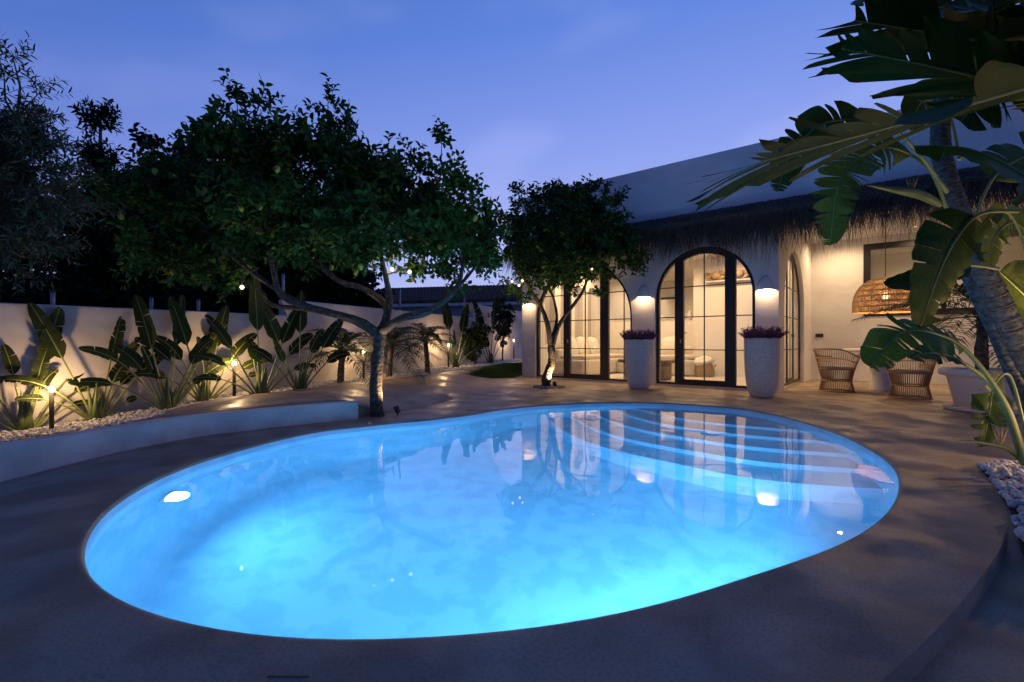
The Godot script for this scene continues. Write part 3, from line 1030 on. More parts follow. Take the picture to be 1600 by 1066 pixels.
func house_lights() -> void:
	var rooms := [["lounge over the sofa", 0.95, -0.9], ["lounge over the sofa corner", 1.0, -2.3], ["lounge behind the wide door", 2.4, -0.9], ["lounge over the rear sofa part", 2.5, -2.3], ["lounge behind the middle door", 4.0, -0.9], ["lounge before the straw hats", 4.2, -2.2], ["back room, left", 1.2, -5.0], ["back room, right", 3.2, -5.0]]
	for q in rooms:
		downlight("small round downlight in the ceiling of the " + q[0], Vector3(q[1], 2.958, q[2]), 2.8, "downlights inside the house")
	downlight("small round downlight in the room behind the black framed window", Vector3(7.8, 3.218, -5.4), 2.6, "downlights inside the house")
	for q in [[6.25, "left"], [7.5, "middle"], [8.8, "right"]]:
		downlight("small round downlight in the recess ceiling, the %s of three by the wall" % q[1], Vector3(q[0], 3.218, -3.3), 2.0, "downlights in the recess ceiling")
	var spots := [[0.2, "white half cone wall lamp at the left corner of the house"], [3.16, "white half cone wall lamp between the two arched doors"], [5.42, "white half cone wall lamp right of the door by the recess"]]
	for s in spots:
		var o := thing("wall_lamp", s[1], "lamp", hloc(s[0], 1.80, 0.0), house.rotation.y, "half cone wall lamps on the front wall")
		var st := start()
		var prof := []
		for i in 12:
			var t := i / 11.0
			prof.append(Vector2(0.125 * sqrt(maxf(1.0 - pow(t, 1.7), 0.0)) + 0.012 * (1.0 - t), 0.27 * t))
		lathe(st, prof, 24, 0.0, PI, Vector3(0, 0, -0.002))
		put(done(st), "shade", M.plaster, o)
		put(box_mesh(Vector3(0, 0.12, 0.006), Vector3(0.05, 0.1, 0.012)), "bracket", M.white_pot, o)
		var sb := start()
		lathe(sb, [Vector2(0.0, 0.04), Vector2(0.03, 0.05), Vector2(0.036, 0.075), Vector2(0.025, 0.1), Vector2(0.0, 0.11)], 16, 0.0, TAU, Vector3(0, 0, 0.055))
		put(done(sb), "bulb", M.bulb_glow, o)
		lamp_omni("light", Vector3(0, 0.075, 0.055), 0.5, 0.03, WARM, o)

# ------------------------------------------------------------------ furniture inside
func furniture() -> void:
	var H := house.transform
	var turn := house.rotation.y
	var fl := 0.042
	var sofa := thing("sofa", "beige corner sofa with loose cushions behind the wide arched door", "sofa", hloc(0.9, fl, -1.9), turn)
	put(soft_mesh(Vector3(0, 0.21, 0), Vector3(0.95, 0.4, 2.5), 0.06), "seat", M.sofa_cloth, sofa)
	put(soft_mesh(Vector3(-0.36, 0.5, 0), Vector3(0.22, 0.36, 2.48), 0.09), "backrest", M.sofa_cloth, sofa)
	put(soft_mesh(Vector3(1.5, 0.21, -0.85), Vector3(2.05, 0.4, 0.95), 0.06), "seat", M.sofa_cloth, sofa)
	put(soft_mesh(Vector3(1.5, 0.52, -1.22), Vector3(2.05, 0.4, 0.22), 0.09), "backrest", M.sofa_cloth, sofa)
	put(soft_mesh(Vector3(0.03, 0.45, 0.0), Vector3(0.8, 0.12, 2.3), 0.05), "seat_cushion", M.sofa_cloth, sofa)
	put(soft_mesh(Vector3(1.5, 0.45, -0.8), Vector3(1.95, 0.12, 0.75), 0.05), "seat_cushion", M.sofa_cloth, sofa)
	var cl := [[0.68, -1.2, 0.5, "beige cushion at the near end of the corner sofa"], [0.68, -1.75, 0.3, "pale cushion leaning on the sofa back, second from the door"], [0.7, -2.3, 0.4, "pale cushion leaning on the sofa back near its corner"], [1.7, -2.75, 0.0, "cushion on the rear part of the corner sofa"], [2.7, -2.72, 0.0, "cushion at the right end of the rear sofa part"]]
	for c in cl:
		var b := Basis(Vector3.UP, PI / 2 if c[0] < 1.0 else 0.0) * Basis(Vector3.RIGHT, -0.3)
		var q := put(soft_mesh(Vector3.ZERO, Vector3(0.46, 0.44, 0.1), 0.045, b, 0.05), "cushion", M.cushion_cloth, self)
		q.position = hloc(c[0], fl + 0.72, c[1])
		q.rotation.y = turn
		tag(q, c[3], "cushion", "loose cushions on the sofa")
	var t := thing("coffee_table", "low dark wooden table with slab legs inside the lounge", "table", hloc(2.85, fl, -0.95), turn)
	put(soft_mesh(Vector3(0, 0.41, 0), Vector3(1.15, 0.08, 0.7), 0.02), "tabletop", M.wood, t)
	put(soft_mesh(Vector3(-0.38, 0.185, 0), Vector3(0.14, 0.37, 0.5), 0.02), "leg", M.wood, t)
	put(soft_mesh(Vector3(0.38, 0.185, 0), Vector3(0.14, 0.37, 0.5), 0.02), "leg", M.wood, t)
	# basket with a folded throw
	var b := thing("basket", "woven straw basket on the lounge floor before the partition", "basket", hloc(3.55, fl, -2.55), turn)
	var st := start()
	for k in 12:
		var y := 0.015 + 0.025 * k
		var ring := []
		for i in 25:
			var a := TAU * i / 24.0
			ring.append(Vector3(cos(a) * (0.24 + 0.02 * sin(k * 0.4)), y, sin(a) * (0.2 + 0.02 * sin(k * 0.4))))
		tube(st, ring, range(25).map(func(_i): return 0.014), 6, false)
	put(done(st), "weave", M.straw, b)
	var hs := start()
	for sg: float in [-1.0, 1.0]:
		tube(hs, curve([Vector3(sg * 0.26, 0.24, -0.06), Vector3(sg * 0.31, 0.3, 0), Vector3(sg * 0.26, 0.24, 0.06)], 9), range(9).map(func(_i): return 0.012), 6)
	put(done(hs), "handles", M.straw, b)
	var th := put(soft_mesh(Vector3.ZERO, Vector3(0.42, 0.16, 0.34), 0.07, Basis(Vector3(0.2, 0, 1).normalized(), 0.2), 0.06), "throw", M.cushion_cloth, self)
	th.position = hloc(3.55, fl + 0.36, -2.55)
	tag(th, "pale folded throw heaped in the straw basket", "throw")
	# wavy straw hats on the shelf
	var hats := [[3.75, "leftmost wavy straw hat on the high shelf"], [4.3, "middle wavy straw hat on the high shelf"], [4.85, "rightmost wavy straw hat on the high shelf"]]
	for h in hats:
		var o := thing("straw_hat", h[1], "hat", hloc(h[0], 2.38, -2.92), turn, "straw hats on the shelf")
		var sh := start()
		for i in 8:
			for k in 28:
				var p := []
				for c in [[i, k], [i, k + 1], [i + 1, k + 1], [i + 1, k]]:
					var r0: float = 0.10 + 0.18 * c[0] / 8.0
					var a: float = TAU * c[1] / 28.0
					var lift: float = 0.10 * pow(c[0] / 8.0, 1.5) * sin(a * 4.0 + h[0])
					p.append(Vector3(cos(a) * r0, 0.12 + sin(a) * r0 * 0.38 + lift * 0.3, 0.02 + 0.05 * (c[0] / 8.0) * cos(a * 4.0 + h[0])))
				quad(sh, p[0], p[1], p[2], p[3])
		put(done(sh), "brim", M.straw, o)
		var sc := start()
		lathe(sc, [Vector2(0.10, 0.0), Vector2(0.095, 0.05), Vector2(0.07, 0.09), Vector2(0.0, 0.1)], 20)
		var cr := put(done(sc), "crown", M.straw, o)
		cr.position = Vector3(0, 0.12, 0.02)
		cr.rotation.x = PI / 2
	var bench := thing("bench", "low pale bench seen through the right side pane of the middle door", "bench", hloc(4.95, fl, -2.55), turn)
	put(soft_mesh(Vector3(0, 0.38, 0), Vector3(0.7, 0.09, 0.5), 0.03), "seat", M.cushion_cloth, bench)
	put(soft_mesh(Vector3(0, 0.165, 0), Vector3(0.62, 0.33, 0.42), 0.02), "base", M.sofa_cloth, bench)
	var jars := [[2.95, 0.075, 0.26, "white_pot", "round white vase on the right end of the half wall"], [2.6, 0.05, 0.34, "dark_metal", "slim dark vase on the half wall"], [2.2, 0.09, 0.18, "pot_stone", "squat stone jar on the half wall"]]
	for j in jars:
		var o := thing("vase", j[4], "vase", hloc(j[0], 1.441, -3.42), turn)
		var r: float = j[1]
		var hh: float = j[2]
		put(lathe_mesh([Vector2(0, 0), Vector2(r * 0.6, 0), Vector2(r, hh * 0.4), Vector2(r * 0.75, hh * 0.75), Vector2(r * 0.4, hh * 0.9), Vector2(r * 0.5, hh), Vector2(r * 0.35, hh), Vector2(0, hh * 0.8)], 20), "body", M[j[3]], o)

# ------------------------------------------------------------------ terrace
func planter(pos: Vector3, h: float, label: String, flabel: String, sd: int) -> void:
	var o := thing("planter", label, "planter", pos, sd * 1.0, "tall stone planters before the house")
	put(lathe_mesh([Vector2(0, 0), Vector2(0.165, 0), Vector2(0.185, 0.03), Vector2(0.225, 0.18), Vector2(0.25, 0.4), Vector2(0.262, 0.65), Vector2(0.265, h - 0.02), Vector2(0.26, h), Vector2(0.235, h), Vector2(0.23, h - 0.06)], 48), "pot", M.pot_stone, o)
	put(lathe_mesh([Vector2(0.232, h - 0.05), Vector2(0, h - 0.03)], 32), "soil", M.soil, o)
	var f := thing("heather", flabel, "flowers", pos + Vector3(0, h - 0.04, 0), 0.0, "purple heather in the planters")
	var r := RandomNumberGenerator.new()
	r.seed = sd
	var sl := start(false)
	for k in 3:
		var a := TAU * k / 3.0
		var d := Vector3(cos(a), 0.5, sin(a))
		sl.add_vertex(Vector3.ZERO); sl.add_vertex(d + Vector3(-0.35, 0.2, 0.3)); sl.add_vertex(d + Vector3(0.35, -0.2, -0.3))
	var bud := done(sl)
	var sp := []
	var cc := PackedColorArray()
	var stems := start()
	for i in 230:
		var a := r.randf() * TAU
		var rr := sqrt(r.randf()) * 0.24
		var out := Vector3(cos(a), 0, sin(a))
		var p0 := out * rr * 0.85
		var lean := 0.12 + 0.55 * rr / 0.24
		var len := r.randf_range(0.14, 0.24)
		var tip := p0 + (out * lean + Vector3.UP).normalized() * len + out * 0.04 - Vector3.UP * (0.05 if rr > 0.2 else 0.0)
		tube(stems, [p0, p0.lerp(tip, 0.5) + Vector3(0, 0.01, 0), tip], [0.003, 0.0025, 0.001], 3, false)
		for k in 16:
			var t := r.randf_range(0.25, 1.05)
			sp.append(Transform3D(Basis.from_euler(Vector3(r.randf() * TAU, r.randf() * TAU, 0)).scaled(Vector3.ONE * r.randf_range(0.010, 0.020)), p0.lerp(tip, t) + Vector3(r.randf_range(-0.012, 0.012), 0, r.randf_range(-0.012, 0.012))))
			var c := r.randf_range(0.5, 1.4)
			cc.append(Color(0.22 * c, 0.055 * c, 0.15 * c) if r.randf() < 0.75 else Color(0.05 * c, 0.06 * c, 0.025 * c))
	put(done(stems), "stems", M.stalk, f)
	scatter(bud, sp, cc, "blossom", M.heather, f)

func wicker_chair(pos: Vector3, turn: float, label: String) -> void:
	var o := thing("wicker_chair", label, "chair", pos, turn, "rattan armchairs at the round table")
	# front is +z; rods of the round skirt, then of the back
	var sk := start()
	var seat_r := 0.27
	for i in 56:
		var a := TAU * i / 56.0
		var d := Vector3(cos(a), 0, sin(a))
		tube(sk, [d * 0.27, d * 0.225 + Vector3.UP * 0.2, d * seat_r + Vector3.UP * 0.4], [0.006, 0.006, 0.006], 5, false)
	for y in [[0.008, 0.272], [0.2, 0.228], [0.4, 0.272]]:
		var ring := []
		for i in 41:
			ring.append(Vector3(cos(TAU * i / 40.0) * y[1], y[0], sin(TAU * i / 40.0) * y[1]))
		tube(sk, ring, range(41).map(func(_i): return 0.011), 6, false)
	put(done(sk), "skirt", M.rattan, o)
	var bk := start()
	var top := []
	var midr := []
	var n := 44
	for i in n + 1:
		var a := PI / 2 + 0.85 + (TAU - 1.7) * i / n
		var d := Vector3(cos(a), 0, sin(a))
		var back := clampf(-sin(a), -0.3, 1.0)
		var h := 0.62 + 0.14 * smoothstep(-0.3, 0.9, back)
		var p0 := d * 0.272 + Vector3.UP * 0.4
		var p1 := d * 0.315 + Vector3.UP * (h - 0.1)
		var p2 := d * 0.345 + Vector3.UP * h
		tube(bk, [p0, p0.lerp(p2, 0.5) + d * 0.0, p2], [0.005, 0.005, 0.005], 5, false)
		top.append(p2)
		midr.append(p0.lerp(p2, 0.55))
	put(done(bk), "back_rods", M.rattan, o)
	put(tube_mesh(top, range(n + 1).map(func(_i): return 0.016), 8), "top_rail", M.rattan_light, o)
	put(tube_mesh(midr, range(n + 1).map(func(_i): return 0.008), 6), "middle_rail", M.rattan_light, o)
	var cs := start()
	lathe(cs, [Vector2(0, 0.405), Vector2(0.25, 0.405), Vector2(0.265, 0.43), Vector2(0.25, 0.455), Vector2(0, 0.465)], 32)
	put(done(cs), "seat_cushion", M.cushion_cloth, o)

func pendant(pos: Vector3) -> void:
	# pos: middle of the open underside
	var o := thing("pendant_lamp", "large domed rattan pendant lamp hanging over the round table", "lamp", pos)
	var st := start()
	var prof := []
	for i in 13:
		var t := i / 12.0
		prof.append(Vector2(0.5 * pow(maxf(1.0 - pow(t, 2.9), 0.0), 0.46), 0.64 * t))
	for k in 76:
		var a := TAU * k / 76.0
		var pts := []
		for p in prof:
			pts.append(Vector3(cos(a) * p.x, p.y, sin(a) * p.x))
		tube(st, pts, range(13).map(func(_i): return 0.0065), 4, false)
	for i in 40:
		var t := i / 40.0
		var f := t * 12.0
		var j := mini(int(f), 11)
		var p: Vector2 = prof[j].lerp(prof[j + 1], f - j)
		var ring := []
		for k in 43:
			var a := TAU * k / 42.0
			ring.append(Vector3(cos(a) * p.x, p.y, sin(a) * p.x))
		tube(st, ring, range(43).map(func(_i): return 0.009 if i % 6 == 0 else 0.0065), 4, false)
	put(done(st), "shade", M.rattan_light, o)
	put(tube_mesh([Vector3(0, 0.63, 0), Vector3(0, 1.78, 0)], [0.006, 0.006], 6), "cord", M.black_metal, o)
	put(lathe_mesh([Vector2(0, 1.75), Vector2(0.06, 1.75), Vector2(0.06, 1.79)], 20), "canopy", M.black_metal, o)
	put(lathe_mesh([Vector2(0, 0.22), Vector2(0.04, 0.24), Vector2(0.055, 0.28), Vector2(0.04, 0.33), Vector2(0.02, 0.36), Vector2(0, 0.36)], 16), "bulb", M.bulb_glow, o)
	lamp_omni("light", Vector3(0, 0.28, 0), 0.9, 0.05, WARM, o)

func terrace_things() -> void:
	planter(Vector3(2.4, 0, -9.08), 0.93, "tall pale stone planter between the two arched doors", "purple heather in the left stone planter", 3)
	planter(Vector3(4.06, 0, -7.8), 0.95, "tall pale stone planter at the corner of the recess", "purple heather in the right stone planter", 4)
	var t := thing("round_table", "white round pedestal table in the recess under the rattan lamp", "table", Vector3(6.75, 0, -8.75))
	put(lathe_mesh([Vector2(0, 0.70), Vector2(0.56, 0.70), Vector2(0.6, 0.715), Vector2(0.605, 0.735), Vector2(0.59, 0.755), Vector2(0, 0.757)], 48), "tabletop", M.white_pot, t)
	put(lathe_mesh([Vector2(0, 0.002), Vector2(0.19, 0.002), Vector2(0.18, 0.03), Vector2(0.17, 0.35), Vector2(0.18, 0.7)], 32), "pedestal", M.white_pot, t)
	wicker_chair(Vector3(5.83, 0, -8.62), PI / 2 + 0.35, "rattan armchair left of the round table, seen from the side")
	wicker_chair(Vector3(6.3, 0, -7.6), PI - 0.25, "rattan armchair before the round table, seen from behind")
	pendant(Vector3(6.85, 1.43, -8.8))
	var sw := put(box_mesh(Vector3.ZERO, Vector3(0.16, 0.085, 0.02)), "socket_plate", M.black_metal, self)
	sw.position = hloc(5.78, 1.03, -3.99)
	sw.rotation.y = house.rotation.y
	tag(sw, "small black socket plate on the recess wall", "socket")
	# white pot with a palm
	var p := thing("flower_pot", "big white round pot on a saucer at the right of the terrace", "pot", Vector3(6.08, 0, -6.2))
	put(lathe_mesh([Vector2(0, 0.05), Vector2(0.27, 0.05), Vector2(0.35, 0.42), Vector2(0.365, 0.45), Vector2(0.42, 0.455), Vector2(0.435, 0.48), Vector2(0.43, 0.53), Vector2(0.40, 0.545), Vector2(0.36, 0.53), Vector2(0.35, 0.47)], 48), "pot", M.white_pot, p)
	put(lathe_mesh([Vector2(0, 0.003), Vector2(0.37, 0.003), Vector2(0.40, 0.05), Vector2(0.385, 0.055), Vector2(0.35, 0.02)], 48), "saucer", M.white_pot, p)
	put(lathe_mesh([Vector2(0.352, 0.48), Vector2(0, 0.49)], 32), "soil", M.soil, p)

# ------------------------------------------------------------------ leaves
func big_leaf(mid: Array, hw: float, up: Vector3, fold: float, tears: int, sd: int, col: Color, shred := 0.18, sweep := 0.3) -> ArrayMesh:
	var r := RandomNumberGenerator.new()
	r.seed = sd
	var st := start()
	var n := mid.size()
	var place := func(t: float) -> Array:
		var f := clampf(t, 0.0, 1.0) * (n - 1)
		var k := mini(int(f), n - 2)
		var p: Vector3 = mid[k].lerp(mid[k + 1], f - k)
		var a: Vector3 = (mid[mini(k + 1, n - 1)] - mid[maxi(k - 1, 0)]).normalized()
		var b: Vector3 = (mid[mini(k + 2, n - 1)] - mid[k]).normalized()
		return [p, a.lerp(b, f - k).normalized()]
	for sg: float in [-1.0, 1.0]:
		var cuts := [0.0, 1.0]
		for i in tears:
			cuts.append(r.randf_range(0.08, 0.97))
		cuts.sort()
		for c in cuts.size() - 1:
			var ta: float = cuts[c]
			var tb: float = cuts[c + 1]
			if tb - ta < 0.006: continue
			var gap := r.randf_range(0.3, 1.0) * shred
			var bend := r.randf_range(-0.25, 0.55) * (0.4 + shred * 2.0)
			var rows := maxi(2, int(ceil((tb - ta) * 26.0)) + 1)
			var cols := 6
			var g := []
			for i in rows:
				for j in cols + 1:
					var x := float(j) / cols
					var t := lerpf(ta, tb, float(i) / (rows - 1))
					var w := hw * pow(minf(1.0, t / 0.16 + 0.03), 0.55) * pow(maxf(1.0 - pow(t, 2.6), 0.0), 0.62)
					var tt := lerpf(t, (ta + tb) * 0.5, minf(gap * x + (0.55 * pow(x, 5.0) if shred > 0.1 and tb - ta < 0.12 else 0.0), 1.0))
					var pl: Array = place.call(tt)
					var T: Vector3 = pl[1]
					var side := T.cross(up).normalized()
					var nn := side.cross(T).normalized()
					var f := fold - bend * x + 0.05 * sin(t * 40.0 + sd) * x
					var p: Vector3 = pl[0] + T * (x * w * sweep) + side * (sg * w * x * cos(f)) + nn * (w * x * sin(f))
					g.append([p, Vector2(t * 1.6, x)])
			for i in rows - 1:
				for j in cols:
					var q := [g[i * (cols + 1) + j], g[i * (cols + 1) + j + 1], g[(i + 1) * (cols + 1) + j + 1], g[(i + 1) * (cols + 1) + j]]
					for k in [0, 1, 2, 0, 2, 3]:
						st.set_color(col)
						st.set_uv(q[k][1])
						st.add_vertex(q[k][0])
	return done(st)

func leaf_with_stalk(o: Node3D, pts: Array, blade_from: float, hw: float, up: Vector3, fold: float, tears: int, sd: int, col: Color, stalk_r: float, shred := 0.18, sweep := 0.3) -> void:
	var n := 33
	var line := curve(pts, n)
	var k := int(blade_from * (n - 1))
	var radii := []
	for i in n:
		radii.append(stalk_r * lerpf(1.0, 0.18, pow(float(i) / (n - 1), 0.8)))
	put(tube_mesh(line, radii, 7), "stalk", M.rib, o)
	put(big_leaf(line.slice(k), hw, up, fold, tears, sd, col, shred, sweep), "leaf", M.strelitzia_leaf, o)

func strelitzia(pos: Vector3, along: Vector3, leaves: Array, label: String, sd: int, size := 1.0) -> void:
	var r := RandomNumberGenerator.new()
	r.seed = sd
	var o := thing("strelitzia", label, "plant", pos, 0.0, "strelitzias along the garden wall")
	var front := Vector3.UP.cross(along).normalized()
	if front.dot(Vector3(0, 0, 1)) < 0.0: front = -front
	var clump := start()
	for i in 5:
		var b := along * r.randf_range(-0.06, 0.06) * size + front * r.randf_range(-0.05, 0.05)
		tube(clump, [b, b + Vector3(r.randf_range(-0.02, 0.02), 0.16, 0), b + Vector3(r.randf_range(-0.05, 0.05), r.randf_range(0.3, 0.5), r.randf_range(-0.03, 0.03)) * size], [0.035 * size, 0.026 * size, 0.003], 7)
	put(done(clump), "stem_clump", M.stalk, o)
	leaves = leaves.duplicate()
	for i in 2:
		leaves.append([r.randf_range(-34, 34), r.randf_range(0.75, 1.2), r.randf_range(0.05, 0.35), 0.44, r.randf_range(0.06, 0.1)])
	for i in leaves.size():
		var L = leaves[i]
		# lean in degrees (right positive), length, droop, blade share, half width
		var lean: float = deg_to_rad(L[0]) * 0.8
		var len: float = L[1] * size * 1.1
		var droop: float = L[2] * 0.65
		var blade: float = L[3] if L.size() > 3 else 0.46
		var hw: float = (L[4] if L.size() > 4 else 0.105) * size * 0.85
		var dep := r.randf_range(-0.18, 0.12)
		var dir := (along * sin(lean) + Vector3.UP * cos(lean) + front * dep).normalized()
		var out := (along * signf(lean) + front * dep * 0.5).normalized()
		var pts := []
		for k in 6:
			var t := k / 5.0
			pts.append(along * 0.10 * sin(lean) * size + dir * len * t * (1.0 - 0.1 * t) + (out * 0.55 - Vector3.UP * 0.75) * droop * len * t * t * t + Vector3.UP * 0.02)
		var up := (front * (1.0 - 0.6 * minf(droop * 1.6, 1.0)) + Vector3.UP * droop * 1.2 + along * r.randf_range(-0.45, 0.45)).normalized()
		var c := r.randf_range(0.75, 1.3)
		leaf_with_stalk(o, pts, 1.0 - blade, hw, up, r.randf_range(0.1, 0.5), 1 + r.randi() % (7 if droop > 0.3 else 3), sd * 31 + i, Color(0.040 * c, 0.055 * c, 0.015 * c), 0.016 * size, 0.09 if droop < 0.3 else 0.18)

func frond(line: Array, leaflets: int, length: float, sd: int, col: Color, hang := 0.4, width := 0.011) -> ArrayMesh:
	var r := RandomNumberGenerator.new()
	r.seed = sd
	var st := start(false)
	st.set_color(col * 1.3)
	var radii := []
	for i in line.size():
		radii.append(lerpf(0.009, 0.002, float(i) / (line.size() - 1)))
	tube(st, line, radii, 4, false)
	var n := line.size()
	for i in leaflets:
		var t := lerpf(0.16, 1.0, float(i) / (leaflets - 1))
		var f := t * (n - 1)
		var k := mini(int(f), n - 2)
		var p: Vector3 = line[k].lerp(line[k + 1], f - k)
		var T: Vector3 = (line[k + 1] - line[k]).normalized()
		var side := T.cross(Vector3.UP).normalized()
		var nn := side.cross(T)
		var len := length * (0.35 + 0.65 * sin(PI * clampf(t * 0.85 + 0.12, 0.0, 1.0))) * r.randf_range(0.85, 1.1)
		for sg: float in [-1.0, 1.0]:
			var d := (side * sg + T * r.randf_range(0.5, 0.9) + nn * r.randf_range(0.05, 0.4)).normalized()
			var m := p + d * len * 0.5
			var e := p + d * len - Vector3.UP * len * hang * r.randf_range(0.6, 1.3)
			var w := (d.cross(nn)).normalized() * width
			st.set_color(col * r.randf_range(0.7, 1.35))
			quad(st, p - w * 0.4, m - w, m + w, p + w * 0.4)
			st.add_vertex(m - w); st.add_vertex(e); st.add_vertex(m + w)
	return done(st)

func palm(pos: Vector3, h: float, fronds: int, reach: float, label: String, sd: int, group: String, trunk_r := 0.05, leaflets := 28, llen := 0.26) -> Node3D:
	var r := RandomNumberGenerator.new()
	r.seed = sd
	var o := thing("palm", label, "palm", pos, 0.0, group)
	var pts := []
	var rad := []
	var lean := Vector3(r.randf_range(-0.06, 0.06), 0, r.randf_range(-0.05, 0.05))
	for i in 33:
		var t := i / 32.0
		pts.append(Vector3(0, -0.03 + h * t, 0) + lean * t * t)
		rad.append(trunk_r * (1.15 - 0.25 * t) * (1.0 + 0.16 * (0.5 - fmod(i * 0.5, 1.0))))
	put(tube_mesh(pts, rad, 10, 0.08), "trunk", M.bark, o)
	var top: Vector3 = pts[32]
	for i in fronds:
		var a := TAU * i * 0.618 + r.randf_range(-0.2, 0.2)
		var el := lerpf(1.25, -0.25, pow(float(i) / fronds, 1.2)) + r.randf_range(-0.12, 0.12)
		var d := Vector3(cos(a) * cos(el), sin(el), sin(a) * cos(el))
		var len := reach * r.randf_range(0.85, 1.1)
		var out := Vector3(cos(a), 0, sin(a))
		var line := []
		for k in 9:
			var t := k / 8.0
			line.append(top + d * len * t + (out * 0.15 - Vector3.UP * 0.55) * len * t * t)
		put(frond(line, leaflets, llen, sd * 50 + i, Color(0.05, 0.075, 0.022) * r.randf_range(0.75, 1.25), 0.35, 0.008), "frond", M.palm_leaf, o)
	return o

func wall_plants() -> void:
	var al := Vector3(0.5, 0, -0.86).normalized()
	var g := func(px: float, d: float) -> Vector3:
		var x := (px - 800.0) / FOCAL * d
		return Vector3(x, ground_h(x, d), -d)
	strelitzia(g.call(40, 5.2), al, [[12, 1.42, 0.05, 0.5, 0.13], [-28, 1.3, 0.1, 0.5, 0.11], [34, 1.15, 0.5, 0.5, 0.085], [-42, 1.0, 0.3], [48, 0.95, 0.55, 0.45, 0.08], [-8, 1.0, 0.1, 0.4, 0.09], [60, 0.6, 0.5, 0.4, 0.05], [-62, 0.7, 0.5, 0.4, 0.06]], "leftmost strelitzia behind the nearest lit bollard", 1)
	strelitzia(g.call(152, 5.62), al, [[-24, 1.48, 0.05, 0.5, 0.11], [14, 1.32, 0.05, 0.46, 0.11], [40, 1.1, 0.18, 0.48, 0.09], [-46, 1.1, 0.65, 0.5, 0.075], [30, 0.7, 0.3, 0.35, 0.06], [-58, 0.7, 0.45, 0.3, 0.055], [56, 0.4, 0.3, 0.3, 0.05]], "strelitzia with four upright leaves right of the nearest bollard", 2)
	strelitzia(g.call(262, 6.0), al, [[-14, 1.5, 0.06, 0.5, 0.12], [10, 1.55, 0.05, 0.5, 0.12], [34, 1.35, 0.15, 0.5, 0.1], [-40, 1.25, 0.4, 0.48, 0.09], [50, 1.05, 0.35, 0.45, 0.09], [-58, 0.95, 0.5, 0.4, 0.08], [22, 1.1, 0.25, 0.45, 0.1], [-26, 1.05, 0.3, 0.45, 0.1], [40, 0.6, 0.3, 0.35, 0.06]], "bushy strelitzia left of the second bollard", 3)
	strelitzia(g.call(320, 6.45), al, [[-18, 1.5, 0.08, 0.5, 0.11], [16, 1.45, 0.08, 0.48, 0.11], [-36, 1.2, 0.3, 0.46, 0.1], [30, 1.2, 0.25, 0.46, 0.1], [50, 1.0, 0.4, 0.42, 0.08], [-55, 0.9, 0.45, 0.4, 0.07], [4, 1.15, 0.1, 0.45, 0.09], [64, 0.75, 0.3, 0.25, 0.05]], "strelitzia close to the left side of the second bollard", 4)
	strelitzia(g.call(408, 6.75), al, [[-8, 1.75, 0.03, 0.5, 0.13], [-30, 1.35, 0.12, 0.46, 0.11], [24, 1.5, 0.1, 0.48, 0.12], [40, 1.3, 0.3, 0.46, 0.11], [-50, 1.1, 0.4, 0.42, 0.08], [56, 0.9, 0.5, 0.4, 0.07], [-66, 0.8, 0.4, 0.35, 0.06]], "tall strelitzia right of the second bollard", 5)
	strelitzia(g.call(468, 7.2), al, [[-22, 1.5, 0.05, 0.48, 0.13], [4, 1.6, 0.05, 0.46, 0.12], [34, 1.4, 0.15, 0.48, 0.12], [-48, 1.1, 0.3, 0.44, 0.08], [52, 1.1, 0.45, 0.45, 0.09], [20, 1.0, 0.2, 0.4, 0.09]], "strelitzia left of the first small palm", 6)
	strelitzia(g.call(712, 11.7), al, [[-10, 1.8, 0.04, 0.5, 0.16], [16, 1.7, 0.05, 0.5, 0.14], [40, 1.5, 0.3, 0.48, 0.12], [-40, 1.3, 0.35, 0.45, 0.11], [58, 1.0, 0.4, 0.4, 0.09]], "far strelitzia beside the fourth bollard", 7)
	strelitzia(g.call(766, 13.4), al, [[-14, 1.9, 0.05, 0.5, 0.2], [6, 2.0, 0.05, 0.5, 0.2], [28, 1.6, 0.2, 0.45, 0.16], [-40, 1.4, 0.3, 0.45, 0.14], [55, 1.2, 0.4, 0.4, 0.12], [-60, 0.9, 0.4, 0.4, 0.1]], "farthest dark strelitzia near the house corner", 8)
	palm(g.call(532, 8.2), 0.62, 19, 0.85, "small palm left of the third bollard", 11, "small palms along the garden wall")
	palm(g.call(608, 9.2), 0.66, 19, 0.85, "small palm behind the big citrus trunk", 12, "small palms along the garden wall")
	palm(g.call(668, 10.2), 0.72, 18, 0.85, "small palm right of the big citrus trunk", 13, "small palms along the garden wall")
	# shrubs at the far end
	for s in [[742, 12.7, 1.15, "round leafy shrub between the two far strelitzias", 21], [785, 14.6, 1.9, "slender dark shrub with a bare stem at the far end of the wall", 22]]:
		var p: Vector3 = g.call(s[0], s[1])
		var h: float = s[2]
		var o := thing("shrub", s[3], "shrub", p)
		var limbs := [[[Vector3.ZERO, Vector3(0.02, h * 0.4, 0), Vector3(0.06, h * 0.75, 0)], 0.025, 0.012], [[Vector3(0.02, h * 0.35, 0), Vector3(-0.12, h * 0.7, 0.05)], 0.015, 0.008]]
		var blobs := [[Vector3(0.03, h * 0.72, 0), Vector3(0.3, h * 0.28, 0.28)], [Vector3(-0.08, h * 0.5, 0), Vector3(0.25, h * (0.3 if h < 1.5 else 0.12), 0.22)]]
		grow(o, limbs, blobs, 46, 5, 9, M.dark_leaf, leaf_mesh(0.5, 0.35), 0.085, 0.16, Color(0.04, 0.06, 0.02), s[4], M.bark)

